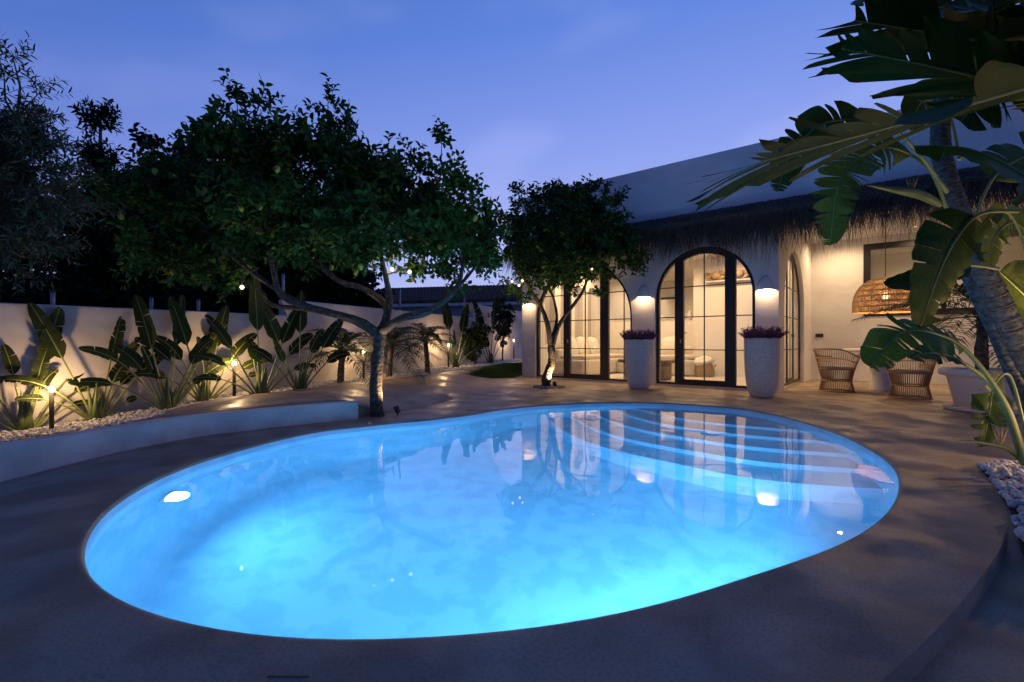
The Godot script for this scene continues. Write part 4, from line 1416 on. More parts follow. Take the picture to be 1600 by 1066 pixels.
# ------------------------------------------------------------------ trees
func leaf_mesh(width: float, fold: float) -> ArrayMesh:
	# a leaf 1 long along +y, folded on its midrib
	var st := start(false)
	var p := [Vector3(0, 0, 0), Vector3(0, 0.35, 0.03), Vector3(0, 0.7, 0.0), Vector3(0, 1, -0.08)]
	for sg: float in [-1.0, 1.0]:
		var a := Vector3(sg * width * 0.5, 0.32, fold * width * 0.5)
		var b := Vector3(sg * width * 0.4, 0.7, fold * width * 0.4 - 0.02)
		st.add_vertex(p[0]); st.add_vertex(a); st.add_vertex(p[1])
		quad(st, p[1], a, b, p[2])
		st.add_vertex(p[2]); st.add_vertex(b); st.add_vertex(p[3])
	return done(st)

# limbs: [points, radius at foot, radius at end]; blobs: [middle, half sizes], all in the tree's own axes
func grow(o: Node3D, limbs: Array, blobs: Array, clusters: int, sprigs: int, leaves: int, m: Material, leaf: ArrayMesh, size: float, sprig_len: float, col: Color, sd: int, bark: Material, extra: Array = []) -> Array:
	var r := RandomNumberGenerator.new()
	r.seed = sd
	var wood := []
	for i in limbs.size():
		var n := 17
		var line := curve(limbs[i][0], n)
		var rad := []
		for k in n:
			rad.append(lerpf(limbs[i][1], limbs[i][2], k / (n - 1.0)) * r.randf_range(0.93, 1.08))
			if k > 4 or i > 0: wood.append(line[k])
		put(tube_mesh(line, rad, 9, 0.06), "trunk" if i == 0 else "branch", bark, o)
	var vol := 0.0
	for b in blobs:
		vol += b[1].x * b[1].y * b[1].z
	var spots := []
	var cols := PackedColorArray()
	var tw := start()
	var tips := []
	var targets := []
	for b in blobs:
		var k := maxi(2, int(round(clusters * b[1].x * b[1].y * b[1].z / vol)))
		for i in k:
			var d := Vector3(r.randfn(), r.randfn(), r.randfn()).normalized()
			targets.append([b[0] + d * b[1] * pow(r.randf(), 0.42), d])
	for e in extra:
		targets.append([e, Vector3.UP])
	for tg in targets:
		var c: Vector3 = tg[0]
		var d: Vector3 = tg[1]
		var near: Vector3 = wood[0]
		for p in wood:
			if p.distance_squared_to(c) < near.distance_squared_to(c): near = p
		var mid := near.lerp(c, 0.5) + Vector3(r.randf_range(-0.06, 0.06), r.randf_range(-0.02, 0.08), r.randf_range(-0.06, 0.06))
		tube(tw, [near, mid, c], [0.012, 0.008, 0.004], 5, false)
		if r.randf() < 0.3: wood.append(mid)
		for s in sprigs:
			var sd2 := (d * 0.6 + Vector3(r.randfn(), r.randfn() + 0.25, r.randfn()) * 0.75).normalized()
			var len := sprig_len * r.randf_range(0.6, 1.25)
			var tip := c + sd2 * len
			if s < 3: tube(tw, [c, tip], [0.004, 0.0015], 3, false)
			for k in leaves:
				var t := lerpf(0.12, 1.0, (k + r.randf()) / leaves)
				var a := k * 2.4 + s
				var x := sd2.cross(Vector3.UP if absf(sd2.y) < 0.9 else Vector3.RIGHT).normalized()
				var y := sd2.cross(x)
				var ld := (sd2 * r.randf_range(0.3, 0.8) + (x * cos(a) + y * sin(a)) * 0.9 - Vector3.UP * 0.12).normalized()
				var b := aim(ld, Vector3(r.randfn() * 0.7, 1, r.randfn() * 0.7).normalized())
				b = b * Basis(Vector3.UP, r.randf_range(-0.7, 0.7))
				b = b.scaled_local(Vector3.ONE * size * r.randf_range(0.65, 1.25))
				spots.append(Transform3D(b, c.lerp(tip, t)))
				var q := r.randf_range(0.6, 1.5)
				cols.append(Color(col.r * q * r.randf_range(0.85, 1.25), col.g * q, col.b * q))
			tips.append(tip)
	var twm := put(done(tw), "twigs", bark, o)
	twm.set_meta("kind", "stuff")
	scatter(leaf, spots, cols, "crown", m, o)
	return tips

func px_limb(pts: Array, origin: Vector3) -> Array:
	var out := []
	for p in pts:
		out.append(at(p[0], p[1], p[2]) - origin)
	return out

func px_blobs(list: Array, origin: Vector3) -> Array:
	var out := []
	for b in list:
		var k: float = b[2] / FOCAL
		out.append([at(b[0], b[1], b[2]) - origin, Vector3(b[3] * k, b[4] * k, b[5])])
	return out

func lemon_mesh() -> ArrayMesh:
	return lathe_mesh([Vector2(0, -0.042), Vector2(0.008, -0.036), Vector2(0.024, -0.022), Vector2(0.029, 0.0), Vector2(0.024, 0.022), Vector2(0.009, 0.034), Vector2(0, 0.037)], 14)

func citrus_trees() -> void:
	var leaf := leaf_mesh(0.5, 0.5)
	var o1 := Vector3(-1.615, 0.0, -5.75)
	var t1 := thing("citrus_tree", "large old lemon tree with a forked trunk beside the pool", "tree", o1)
	var L := []
	L.append([px_limb([[590, 656, 5.75], [587, 610, 5.75], [590, 560, 5.75], [596, 512, 5.75]], o1), 0.082, 0.066])
	L.append([px_limb([[595, 524, 5.75], [565, 503, 5.65], [520, 490, 5.5], [470, 476, 5.4], [438, 460, 5.3], [428, 425, 5.25], [415, 370, 5.2], [400, 290, 5.3]], o1), 0.055, 0.016])
	L.append([px_limb([[590, 522, 5.78], [540, 497, 5.95], [480, 483, 6.1], [425, 477, 6.15], [408, 455, 6.1], [380, 440, 6.0], [330, 400, 5.9]], o1), 0.045, 0.012])
	L.append([px_limb([[595, 516, 5.75], [605, 480, 5.85], [570, 452, 5.9], [525, 437, 5.9], [498, 395, 5.9], [505, 320, 5.9], [512, 230, 5.9]], o1), 0.05, 0.012])
	L.append([px_limb([[600, 512, 5.75], [609, 470, 5.7], [602, 430, 5.6], [592, 370, 5.5], [610, 300, 5.6]], o1), 0.048, 0.012])
	L.append([px_limb([[597, 518, 5.72], [628, 497, 5.6], [662, 490, 5.55], [695, 470, 5.6], [718, 440, 5.7], [722, 390, 5.8], [705, 330, 5.9]], o1), 0.055, 0.012])
	L.append([px_limb([[525, 437, 5.9], [480, 400, 6.1], [440, 340, 6.3]], o1), 0.025, 0.01])
	L.append([px_limb([[470, 476, 5.4], [400, 430, 5.3], [330, 370, 5.3], [290, 310, 5.4]], o1), 0.03, 0.01])
	L.append([px_limb([[695, 470, 5.6], [740, 420, 6.0], [765, 370, 6.2]], o1), 0.025, 0.01])
	var B := px_blobs([[285, 325, 5.7, 68, 58, 0.8], [240, 365, 5.8, 28, 34, 0.4], [395, 262, 5.5, 66, 52, 0.8], [388, 195, 5.5, 20, 18, 0.2], [505, 272, 5.8, 74, 48, 0.9], [522, 205, 5.8, 18, 22, 0.2], [610, 305, 5.9, 70, 38, 0.9], [695, 332, 5.8, 58, 42, 0.7], [690, 265, 5.9, 14, 20, 0.15], [755, 352, 6.2, 26, 30, 0.35], [450, 355, 5.2, 100, 50, 0.8], [590, 365, 5.4, 80, 42, 0.7], [300, 400, 5.6, 78, 40, 0.6], [695, 390, 6.0, 65, 32, 0.6], [748, 425, 6.3, 36, 22, 0.4]], o1)
	var tips := grow(t1, L, B, 400, 7, 11, M.citrus_leaf, leaf, 0.088, 0.27, Color(0.030, 0.090, 0.014), 41, M.pale_bark, [at(370, 160, 5.5) - o1, at(405, 165, 5.5) - o1, at(512, 165, 5.8) - o1, at(535, 200, 5.8) - o1, at(690, 226, 5.9) - o1, at(640, 250, 5.9) - o1])
	put(tube_mesh(px_limb([[398, 185, 5.5], [413, 140, 5.5], [404, 112, 5.5]], o1), [0.008, 0.005, 0.002], 5), "branch", M.pale_bark, t1)
	var lm := lemon_mesh()
	var r := RandomNumberGenerator.new()
	r.seed = 77
	for i in 64:
		var p: Vector3 = tips[r.randi() % tips.size()]
		var q := put(lm, "lemon", M.lemon, t1)
		q.position = p - Vector3(0, 0.05, 0)
		q.rotation = Vector3(r.randf_range(-0.4, 0.4), 0, r.randf_range(-0.4, 0.4))
	# the small tree before the house
	var o2 := Vector3(0.715, 0.0, -9.35)
	var t2 := thing("citrus_tree", "smaller lemon tree lit from below before the wide arched door", "tree", o2)
	var K := []
	K.append([px_limb([[853, 608, 9.35], [854, 590, 9.35], [862, 565, 9.35], [861, 540, 9.35]], o2), 0.1, 0.065])
	K.append([px_limb([[861, 545, 9.35], [856, 510, 9.3], [846, 480, 9.3], [830, 455, 9.2], [815, 430, 9.1], [805, 380, 9.1]], o2), 0.055, 0.015])
	K.append([px_limb([[862, 545, 9.35], [873, 510, 9.4], [888, 487, 9.4], [908, 460, 9.4], [920, 430, 9.4], [935, 380, 9.4]], o2), 0.05, 0.015])
	K.append([px_limb([[862, 530, 9.35], [870, 500, 9.5], [866, 470, 9.5], [858, 440, 9.5], [870, 390, 9.5]], o2), 0.035, 0.012])
	K.append([px_limb([[920, 430, 9.4], [950, 400, 9.3], [985, 395, 9.2]], o2), 0.018, 0.008])
	var C := px_blobs([[835, 340, 9.3, 45, 42, 0.5], [900, 335, 9.4, 60, 46, 0.7], [955, 350, 9.4, 32, 42, 0.4], [878, 392, 9.2, 85, 44, 0.7], [958, 400, 9.3, 42, 34, 0.4], [822, 425, 9.1, 32, 36, 0.35], [990, 405, 9.2, 18, 18, 0.15], [900, 430, 9.3, 60, 14, 0.4]], o2)
	grow(t2, K, C, 250, 6, 10, M.citrus_leaf, leaf, 0.095, 0.27, Color(0.027, 0.078, 0.013), 42, M.pale_bark, [at(1000, 410, 9.2) - o2, at(935, 465, 9.4) - o2])

func background_trees() -> void:
	var leaf := leaf_mesh(0.6, 0.3)
	var list := [
		[Vector3(-9.2, 0, -11.0), 4.6, 1.5, "broad dark tree behind the low garden wall at the left"],
		[Vector3(-7.3, 0, -10.6), 5.4, 1.35, "dark round tree beside the pointed cypress"],
		[Vector3(-5.9, 0, -10.2), 5.1, 1.25, "dark tree behind the wall left of the lemon crown"],
		[Vector3(-6.6, 0, -12.5), 5.6, 1.5, "tall dark tree farthest behind the low wall"],
		[Vector3(-4.5, 0, -11.5), 4.0, 1.2, "dark tree behind the lemon tree's left side"],
		[Vector3(-11.5, 0, -10.0), 5.0, 1.7, "dark tree behind the olive at the left edge"]]
	for i in list.size():
		var q = list[i]
		var h: float = q[1]
		var w: float = q[2]
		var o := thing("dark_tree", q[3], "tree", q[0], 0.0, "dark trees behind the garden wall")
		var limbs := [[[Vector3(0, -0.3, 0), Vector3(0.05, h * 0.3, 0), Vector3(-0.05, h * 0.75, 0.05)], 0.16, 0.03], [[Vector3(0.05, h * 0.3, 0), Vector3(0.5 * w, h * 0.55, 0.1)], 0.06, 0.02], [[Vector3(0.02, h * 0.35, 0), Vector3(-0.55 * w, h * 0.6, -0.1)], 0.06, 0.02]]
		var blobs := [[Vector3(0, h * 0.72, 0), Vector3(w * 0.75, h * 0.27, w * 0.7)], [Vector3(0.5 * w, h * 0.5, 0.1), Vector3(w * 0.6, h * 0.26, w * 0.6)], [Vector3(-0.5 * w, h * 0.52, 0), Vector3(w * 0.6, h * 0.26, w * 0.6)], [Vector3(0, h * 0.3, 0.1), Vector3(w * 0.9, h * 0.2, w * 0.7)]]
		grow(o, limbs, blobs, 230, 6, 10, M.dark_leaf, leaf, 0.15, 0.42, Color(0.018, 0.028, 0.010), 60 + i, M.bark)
	# cypress
	var c := thing("cypress", "pointed dark cypress rising behind the low garden wall", "tree", Vector3(-8.75, 0, -10.2))
	var bl := []
	for k in 9:
		var y := 0.8 + k * 0.58
		bl.append([Vector3(0.04 * sin(k * 2.0), y, 0), Vector3(maxf(0.62 - 0.062 * k, 0.2), 0.42, maxf(0.6 - 0.062 * k, 0.2))])
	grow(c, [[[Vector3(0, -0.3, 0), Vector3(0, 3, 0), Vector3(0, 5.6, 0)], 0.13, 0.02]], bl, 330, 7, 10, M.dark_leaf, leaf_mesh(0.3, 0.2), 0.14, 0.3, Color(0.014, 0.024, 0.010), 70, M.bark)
	# a far dark hedge line behind the wall hides the foot of the trees
	var hd := thing("hedge", "dark clipped hedge close behind the low garden wall", "hedge", Vector3(-6.4, 0, -8.6), 0.9)
	var hb := []
	for k in 9:
		hb.append([Vector3(-4.2 + k * 1.0, 1.2, 0), Vector3(0.75, 0.9, 0.5)])
	grow(hd, [[[Vector3(0, -0.3, 0), Vector3(0, 0.6, 0), Vector3(0, 1.2, 0)], 0.06, 0.03]], hb, 260, 6, 10, M.dark_leaf, leaf, 0.13, 0.34, Color(0.016, 0.024, 0.010), 71, M.bark)

func olive() -> void:
	var o := Vector3(-5.15, -0.08, -3.75)
	var t := thing("olive_tree", "grey green olive tree reaching in at the left edge", "tree", o)
	var limbs := [[[Vector3(0, 0, 0), Vector3(0.05, 0.8, 0), Vector3(-0.05, 1.5, 0)], 0.13, 0.08], [[Vector3(-0.03, 1.4, 0), Vector3(0.4, 1.9, 0.1), Vector3(0.9, 2.3, 0.1)], 0.06, 0.015], [[Vector3(-0.03, 1.4, 0), Vector3(0.2, 2.2, 0), Vector3(0.5, 3.0, 0)], 0.06, 0.015], [[Vector3(-0.03, 1.4, 0), Vector3(-0.4, 2.2, -0.1), Vector3(-0.6, 2.9, 0)], 0.05, 0.015]]
	var blobs := px_blobs([[15, 255, 3.85, 85, 65, 0.45], [45, 335, 3.8, 62, 48, 0.4], [0, 390, 3.7, 55, 50, 0.4], [-5, 150, 3.9, 42, 50, 0.4], [-80, 280, 3.9, 90, 120, 0.6], [20, 200, 3.9, 45, 35, 0.3]], o)
	grow(t, limbs, blobs, 190, 7, 15, M.olive_leaf, leaf_mesh(0.2, 0.3), 0.068, 0.24, Color(0.085, 0.105, 0.060), 81, M.pale_bark, [at(60, 215, 3.9) - o, at(75, 340, 3.8) - o, at(20, 90, 3.9) - o])

# ------------------------------------------------------------------ the big plants at the right
func ringed_trunk(pts: Array, r0: float, r1: float) -> ArrayMesh:
	var n := 200
	var line := curve(pts, n)
	var rad := []
	var r := RandomNumberGenerator.new()
	r.seed = 6
	var ph := 0.0
	for i in n:
		var t := i / (n - 1.0)
		ph += r.randf_range(0.11, 0.25)
		var f := fmod(ph, 1.0)
		rad.append(lerpf(r0, r1, t) * (1.0 + 0.075 * (0.5 - f) - (0.07 if f < 0.17 else 0.0)))
	var st := start()
	tube(st, line, rad, 20, true, 0.018)
	return done(st)

func near_plants() -> void:
	var g1 := Vector3(3.72, 0, -3.4)
	var o := thing("giant_strelitzia", "huge strelitzia with two leaning ringed trunks at the right edge", "plant", g1)
	var P := func(list: Array) -> Array:
		var out := []
		for p in list:
			out.append(at(p[0], p[1], p[2]) - g1)
		return out
	put(ringed_trunk(P.call([[1700, 716, 3.4], [1645, 625, 3.4], [1600, 553, 3.4], [1560, 470, 3.4], [1523, 394, 3.4], [1498, 330, 3.42], [1481, 281, 3.45], [1470, 225, 3.5], [1473, 150, 3.55], [1480, 40, 3.6]]), 0.078, 0.055), "trunk", M.palm_bark, o)
	put(ringed_trunk(P.call([[1650, 718, 3.62], [1614, 650, 3.62], [1594, 605, 3.62], [1558, 520, 3.62], [1530, 462, 3.62], [1510, 415, 3.62], [1500, 370, 3.6]]), 0.058, 0.05), "trunk", M.palm_bark, o)
	for scar in [[P.call([[1700, 716, 3.4], [1645, 625, 3.4], [1600, 553, 3.4], [1560, 470, 3.4], [1523, 394, 3.4], [1498, 330, 3.42], [1481, 281, 3.45], [1470, 225, 3.5], [1473, 150, 3.55], [1480, 40, 3.6]]), 0.078, 0.055, 64], [P.call([[1650, 718, 3.62], [1614, 650, 3.62], [1594, 605, 3.62], [1558, 520, 3.62], [1530, 462, 3.62], [1510, 415, 3.62], [1500, 370, 3.6]]), 0.058, 0.05, 40]]:
		var fine := curve(scar[0], 400)
		for k in scar[3]:
			var j: int = clampi(int((k + 0.35 * sin(k * 2.3)) / scar[3] * 396.0) + 1, 1, 396)
			var rr: float = lerpf(scar[1], scar[2], j / 399.0)
			put(tube_mesh([fine[j], fine[j + 1], fine[j + 2]], [rr * 0.98, rr * 1.045, rr * 0.98], 16, 0.02), "leaf_scar", M.palm_ring, o)
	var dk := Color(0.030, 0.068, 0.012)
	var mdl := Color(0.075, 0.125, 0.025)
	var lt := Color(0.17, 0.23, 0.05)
	# points (photo column, row, depth), where the blade starts, half width, up, fold, tears, colour, stalk radius, shred, sweep
	var cam := Vector3(0, 0, 1)
	var up := Vector3.UP
	var list := [
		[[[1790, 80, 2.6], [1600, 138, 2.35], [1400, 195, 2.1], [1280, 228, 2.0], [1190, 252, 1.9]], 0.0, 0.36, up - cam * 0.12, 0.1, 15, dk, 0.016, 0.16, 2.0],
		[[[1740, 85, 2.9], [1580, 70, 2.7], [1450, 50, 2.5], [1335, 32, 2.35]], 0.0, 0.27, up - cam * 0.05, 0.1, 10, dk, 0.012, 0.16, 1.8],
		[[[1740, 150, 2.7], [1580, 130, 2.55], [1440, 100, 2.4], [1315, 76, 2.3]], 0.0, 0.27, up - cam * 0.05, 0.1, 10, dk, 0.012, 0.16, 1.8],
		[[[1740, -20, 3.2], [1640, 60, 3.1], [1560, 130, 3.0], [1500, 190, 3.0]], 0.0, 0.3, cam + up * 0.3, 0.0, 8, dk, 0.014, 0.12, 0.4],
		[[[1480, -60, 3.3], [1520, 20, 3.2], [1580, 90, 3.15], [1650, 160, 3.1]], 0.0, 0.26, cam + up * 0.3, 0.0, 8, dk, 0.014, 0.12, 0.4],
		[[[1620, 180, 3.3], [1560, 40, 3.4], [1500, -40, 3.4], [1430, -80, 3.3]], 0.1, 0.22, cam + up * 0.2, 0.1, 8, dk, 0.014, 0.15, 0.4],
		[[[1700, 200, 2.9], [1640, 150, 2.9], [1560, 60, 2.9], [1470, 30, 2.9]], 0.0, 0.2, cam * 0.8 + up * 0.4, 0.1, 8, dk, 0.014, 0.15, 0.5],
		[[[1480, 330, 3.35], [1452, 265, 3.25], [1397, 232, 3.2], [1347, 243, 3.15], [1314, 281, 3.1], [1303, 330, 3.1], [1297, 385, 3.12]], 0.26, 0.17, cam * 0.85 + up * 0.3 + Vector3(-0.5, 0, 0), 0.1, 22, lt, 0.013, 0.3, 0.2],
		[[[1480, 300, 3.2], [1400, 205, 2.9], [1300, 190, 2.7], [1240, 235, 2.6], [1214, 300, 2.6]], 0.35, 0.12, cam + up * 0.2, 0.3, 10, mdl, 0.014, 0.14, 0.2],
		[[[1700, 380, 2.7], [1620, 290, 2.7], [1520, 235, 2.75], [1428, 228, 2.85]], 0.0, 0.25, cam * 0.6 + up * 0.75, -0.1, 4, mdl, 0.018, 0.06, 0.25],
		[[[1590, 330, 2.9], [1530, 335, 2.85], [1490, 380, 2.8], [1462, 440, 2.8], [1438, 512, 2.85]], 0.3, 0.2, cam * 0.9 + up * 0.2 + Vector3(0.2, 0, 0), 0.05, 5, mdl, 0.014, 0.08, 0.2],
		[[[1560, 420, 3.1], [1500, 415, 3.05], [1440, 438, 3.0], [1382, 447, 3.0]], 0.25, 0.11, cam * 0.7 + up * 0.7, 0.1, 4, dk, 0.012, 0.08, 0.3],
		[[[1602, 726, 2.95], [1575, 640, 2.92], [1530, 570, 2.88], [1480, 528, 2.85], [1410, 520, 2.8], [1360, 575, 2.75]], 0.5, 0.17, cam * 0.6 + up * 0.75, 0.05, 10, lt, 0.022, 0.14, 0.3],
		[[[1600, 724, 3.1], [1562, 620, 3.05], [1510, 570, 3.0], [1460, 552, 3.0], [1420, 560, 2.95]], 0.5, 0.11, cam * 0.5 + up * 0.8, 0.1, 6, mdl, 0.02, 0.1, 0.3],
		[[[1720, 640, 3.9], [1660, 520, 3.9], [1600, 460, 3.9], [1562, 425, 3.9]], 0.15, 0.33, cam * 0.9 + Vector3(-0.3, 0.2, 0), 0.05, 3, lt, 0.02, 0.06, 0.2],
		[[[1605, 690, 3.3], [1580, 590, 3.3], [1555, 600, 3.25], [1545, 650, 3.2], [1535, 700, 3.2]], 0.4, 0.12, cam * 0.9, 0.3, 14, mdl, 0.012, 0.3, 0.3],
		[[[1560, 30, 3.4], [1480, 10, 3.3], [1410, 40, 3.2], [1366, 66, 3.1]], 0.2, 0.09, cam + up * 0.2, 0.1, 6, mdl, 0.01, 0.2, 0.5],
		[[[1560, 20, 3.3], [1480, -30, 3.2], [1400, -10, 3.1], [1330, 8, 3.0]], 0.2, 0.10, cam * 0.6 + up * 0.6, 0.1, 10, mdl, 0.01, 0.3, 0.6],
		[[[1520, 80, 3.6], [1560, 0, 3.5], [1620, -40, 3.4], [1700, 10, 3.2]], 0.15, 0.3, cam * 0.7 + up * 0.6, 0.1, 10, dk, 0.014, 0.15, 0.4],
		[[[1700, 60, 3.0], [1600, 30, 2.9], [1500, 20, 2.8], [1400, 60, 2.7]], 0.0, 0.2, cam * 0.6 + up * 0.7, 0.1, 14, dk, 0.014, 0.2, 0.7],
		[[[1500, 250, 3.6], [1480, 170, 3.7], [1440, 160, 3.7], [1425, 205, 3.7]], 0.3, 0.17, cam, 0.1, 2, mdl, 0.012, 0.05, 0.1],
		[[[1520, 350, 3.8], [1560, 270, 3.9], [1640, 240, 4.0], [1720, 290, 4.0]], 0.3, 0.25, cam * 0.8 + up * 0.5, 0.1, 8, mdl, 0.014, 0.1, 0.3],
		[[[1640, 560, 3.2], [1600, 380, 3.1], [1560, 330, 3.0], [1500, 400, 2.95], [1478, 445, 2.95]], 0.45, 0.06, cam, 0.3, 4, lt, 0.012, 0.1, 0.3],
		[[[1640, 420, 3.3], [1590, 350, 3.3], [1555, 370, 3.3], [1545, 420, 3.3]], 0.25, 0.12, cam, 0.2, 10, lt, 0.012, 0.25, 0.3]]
	for i in list.size():
		var q = list[i]
		leaf_with_stalk(o, P.call(q[0]), q[1], q[2], q[3].normalized(), q[4], q[5], 900 + i, q[6], q[7], q[8], q[9])
	# flower spikes
	var fl := [[[[1470, 320, 3.35], [1440, 305, 3.3], [1400, 297, 3.2], [1352, 289, 3.15]], 0.03], [[[1604, 728, 3.0], [1575, 702, 2.95], [1540, 693, 2.9], [1487, 687, 2.85]], 0.014]]
	for f in fl:
		var st := start()
		var line := curve(P.call(f[0]), 20)
		var rad := []
		for k in 20:
			rad.append(f[1] * (0.5 + 0.6 * sin(PI * clampf(k / 19.0 * 0.9 + 0.1, 0, 1))) * (1.0 - 0.85 * pow(k / 19.0, 3.0)))
		tube(st, line, rad, 8)
		var sp := put(done(st), "flower_spike", M.stalk, o)
		var sf := start()
		var root: Vector3 = line[9]
		for k in 4:
			var d := Vector3(-0.25 + 0.16 * k, 0.9, 0.1 * k - 0.1).normalized()
			tube(sf, [root, root + d * 0.05, root + d * 0.12], [0.004, 0.007, 0.001], 5)
		put(done(sf), "petals", M.straw, sp)
	# the palm in the white pot
	var pp := palm(Vector3(6.08, 0.5, -6.2), 0.75, 17, 1.25, "palm with long arching fronds in the white pot", 51, "", 0.055, 36, 0.36)
	var st2 := start()
	tube(st2, [Vector3(-0.12, -0.05, 0.08), Vector3(-0.15, 0.3, 0.08), Vector3(-0.1, 0.6, 0.1)], [0.035, 0.03, 0.025], 8)
	put(done(st2), "trunk", M.bark, pp)
	# uplight among the pebbles
	ground_spot(Vector3(4.12, 0.03, -3.75), Vector3(-0.35, 1.0, 0.25), 4.5, 68.0, "small ground spotlight at the foot of the leaning trunks")
	ground_spot(Vector3(3.45, 0.03, -2.25), Vector3(-0.4, 1.0, -0.5), 0.9, 60.0, "added small ground spotlight at the near end of the pebble bed, unseen right of the picture")  # added fill spotlight out of view, brightens the leaves facing the camera
	var bl := thing("garden_bollard", "lit bollard lamp in the pebble bed beyond the right edge of the picture", "lamp", Vector3(4.1, 0.0, -3.05), 0.0)
	bollard_parts(bl, 0.42, 0.8)

# ------------------------------------------------------------------ small lamps
func bollard_parts(o: Node3D, h: float, energy: float) -> void:
	put(lathe_mesh([Vector2(0, -0.03), Vector2(0.021, -0.03), Vector2(0.021, h - 0.05), Vector2(0, h - 0.05)], 14), "post", M.dark_metal, o)
	put(lathe_mesh([Vector2(0, h - 0.05), Vector2(0.024, h - 0.045), Vector2(0.028, h - 0.015), Vector2(0.02, h + 0.01), Vector2(0, h + 0.016)], 16), "bulb", M.bulb_glow, o)
	lamp_omni("light", Vector3(0, h - 0.02, 0), energy, 0.025, WARM, o)

func bollards() -> void:
	var lab := ["nearest lit bollard lamp at the left by the leftmost strelitzia", "second lit bollard lamp between two strelitzias", "third lit bollard lamp left of the big citrus trunk", "fourth lit bollard lamp beside the far strelitzia", "farthest lit bollard lamp near the house corner"]
	for i in 5:
		var s = STRIP[i + 1]
		var o := thing("garden_bollard", lab[i], "lamp", Vector3(s[0], s[2], -s[1]), 0.0, "lit bollards along the garden wall")
		bollard_parts(o, s[3], 0.42)

func ground_spot(pos: Vector3, dir: Vector3, energy: float, angle: float, label: String) -> void:
	var o := thing("garden_spotlight", label, "lamp", pos, 0.0, "garden spotlights")
	var d := dir.normalized()
	var b := aim(d)
	put(tube_mesh([Vector3(0, -0.04, 0), Vector3(0, 0.05, 0)], [0.01, 0.01], 8), "spike", M.dark_metal, o)
	var st := start()
	lathe(st, [Vector2(0, -0.04), Vector2(0.03, -0.035), Vector2(0.036, 0.05), Vector2(0.033, 0.05), Vector2(0.03, 0.03)], 16)
	var can := put(done(st), "housing", M.dark_metal, o)
	can.basis = b
	can.position = Vector3(0, 0.07, 0)
	var sl := start()
	lathe(sl, [Vector2(0.03, 0.035), Vector2(0, 0.037)], 16)
	var ln := put(done(sl), "lens_light", M.warm_glow, o)
	ln.basis = b
	ln.position = Vector3(0, 0.07, 0)
	lamp_spot("beam", Vector3(0, 0.07, 0) + d * 0.055, d, energy, angle, 0.03, WARM, o)

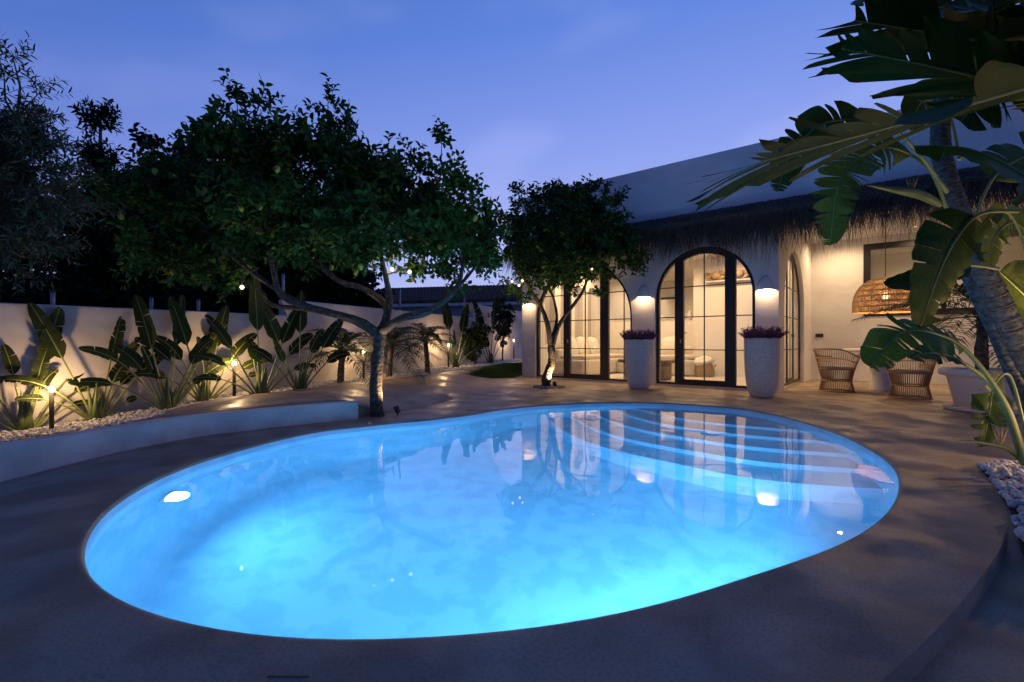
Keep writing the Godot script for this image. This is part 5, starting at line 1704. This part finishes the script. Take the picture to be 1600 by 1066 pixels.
func small_things() -> void:
	ground_spot(Vector3(-1.38, 0.0, -5.78), Vector3(-0.5, 1.0, -0.05), 2.4, 40.0, "small black spotlight on the deck right of the big citrus trunk")
	ground_spot(Vector3(0.82, 0.0, -9.2), Vector3(-0.25, 1.0, -0.25), 4.0, 55.0, "small ground spotlight at the foot of the smaller lemon tree")
	# pebble ring round the small tree
	var r := RandomNumberGenerator.new()
	r.seed = 12
	var sp := []
	var cc := PackedColorArray()
	for i in 260:
		var a := r.randf() * TAU
		var q := sqrt(r.randf()) * 0.3
		sp.append(Transform3D(Basis.from_euler(Vector3(r.randf(), r.randf() * TAU, 0)).scaled(Vector3.ONE * r.randf_range(0.015, 0.03)), Vector3(0.715 + cos(a) * q, r.randf_range(0.005, 0.02), -9.35 + sin(a) * q)))
		var c := r.randf_range(0.2, 0.5)
		cc.append(Color(c, c * 0.9, c * 0.8))
	tag(scatter(stone_mesh(3), sp, cc, "gravel", M.stone, self), "ring of pebbles round the foot of the smaller lemon tree", "pebbles")
	# little globe lamps hanging in the crowns
	var gl := [[613, 421, 5.6, "hanging globe lamp in the lemon crown above the trunk fork"], [640, 425, 5.7, "hanging globe lamp just right of the one above the fork"], [583, 405, 5.7, "hanging globe lamp highest above the fork"], [378, 449, 5.3, "hanging globe lamp at the lower left of the lemon crown"], [800, 440, 9.0, "left of the paired globe lamps in the small lemon tree"], [816, 439, 9.05, "right of the paired globe lamps in the small lemon tree"], [811, 446, 9.1, "lowest of the globe lamps in the small lemon tree"], [925, 420, 9.3, "globe lamp in the small lemon tree before the arched door"]]
	for q in gl:
		var o := thing("globe_lamp", q[3], "lamp", at(q[0], q[1], q[2]), 0.0, "globe lamps in the lemon trees")
		put(lathe_mesh([Vector2(0, -0.024), Vector2(0.014, -0.02), Vector2(0.024, 0), Vector2(0.014, 0.02), Vector2(0, 0.024)], 14), "bulb", M.globe_glow, o)
		put(tube_mesh([Vector3(0, 0.02, 0), Vector3(0.005, 0.16, 0), Vector3(0.0, 0.32, 0)], [0.003, 0.003, 0.003], 5), "cord", M.black_metal, o)
		lamp_omni("light", Vector3.ZERO, 0.035, 0.02, WARM, o)

# ------------------------------------------------------------------ beyond the wall
func neighbours() -> void:
	var o := thing("neighbour_house", "neighbouring house with a tiled roof behind the garden wall", "house", Vector3(-3.4, 0, -27.0), -0.25)
	put(box_mesh(Vector3(0, 1.3, -2.5), Vector3(10.0, 3.0, 5.0)), "wall", M.far_wall, o)
	put(box_mesh(Vector3(0, 2.9, -2.2), Vector3(11.0, 0.16, 6.4)), "eave", M.plaster, o)
	var st := start()
	var n := 52
	var rows := 7
	for i in n:
		var x := -5.6 + 11.2 * (i + 0.5) / n
		for j in rows:
			var t0 := float(j) / rows
			var t1 := float(j + 1) / rows
			var a := Vector3(x, 3.02 + 1.15 * t0 + 0.05, 1.1 - 3.4 * t0)
			var b := Vector3(x, 3.02 + 1.15 * t1 + 0.02, 1.1 - 3.4 * t1)
			tube(st, [a, b], [0.11, 0.095], 7, true)
	var rf := put(done(st), "roof_tiles", M.roof_tile, o)
	rf.set_meta("kind", "stuff")
	put(prism_mesh(PackedVector2Array([Vector2(1.1, 2.98), Vector2(-2.3, 4.13), Vector2(-5.6, 2.98)]), -5.6, 5.6, Transform3D(Basis(Vector3(0, 0, 1), Vector3(0, 1, 0), Vector3(1, 0, 0)), Vector3.ZERO)), "roof", M.roof_tile, o)
	for x in [-3.2, 0.0, 3.0]:
		put(box_mesh(Vector3(x, 1.6, 0.02), Vector3(1.0, 1.1, 0.08)), "window", M.dark_metal, o)
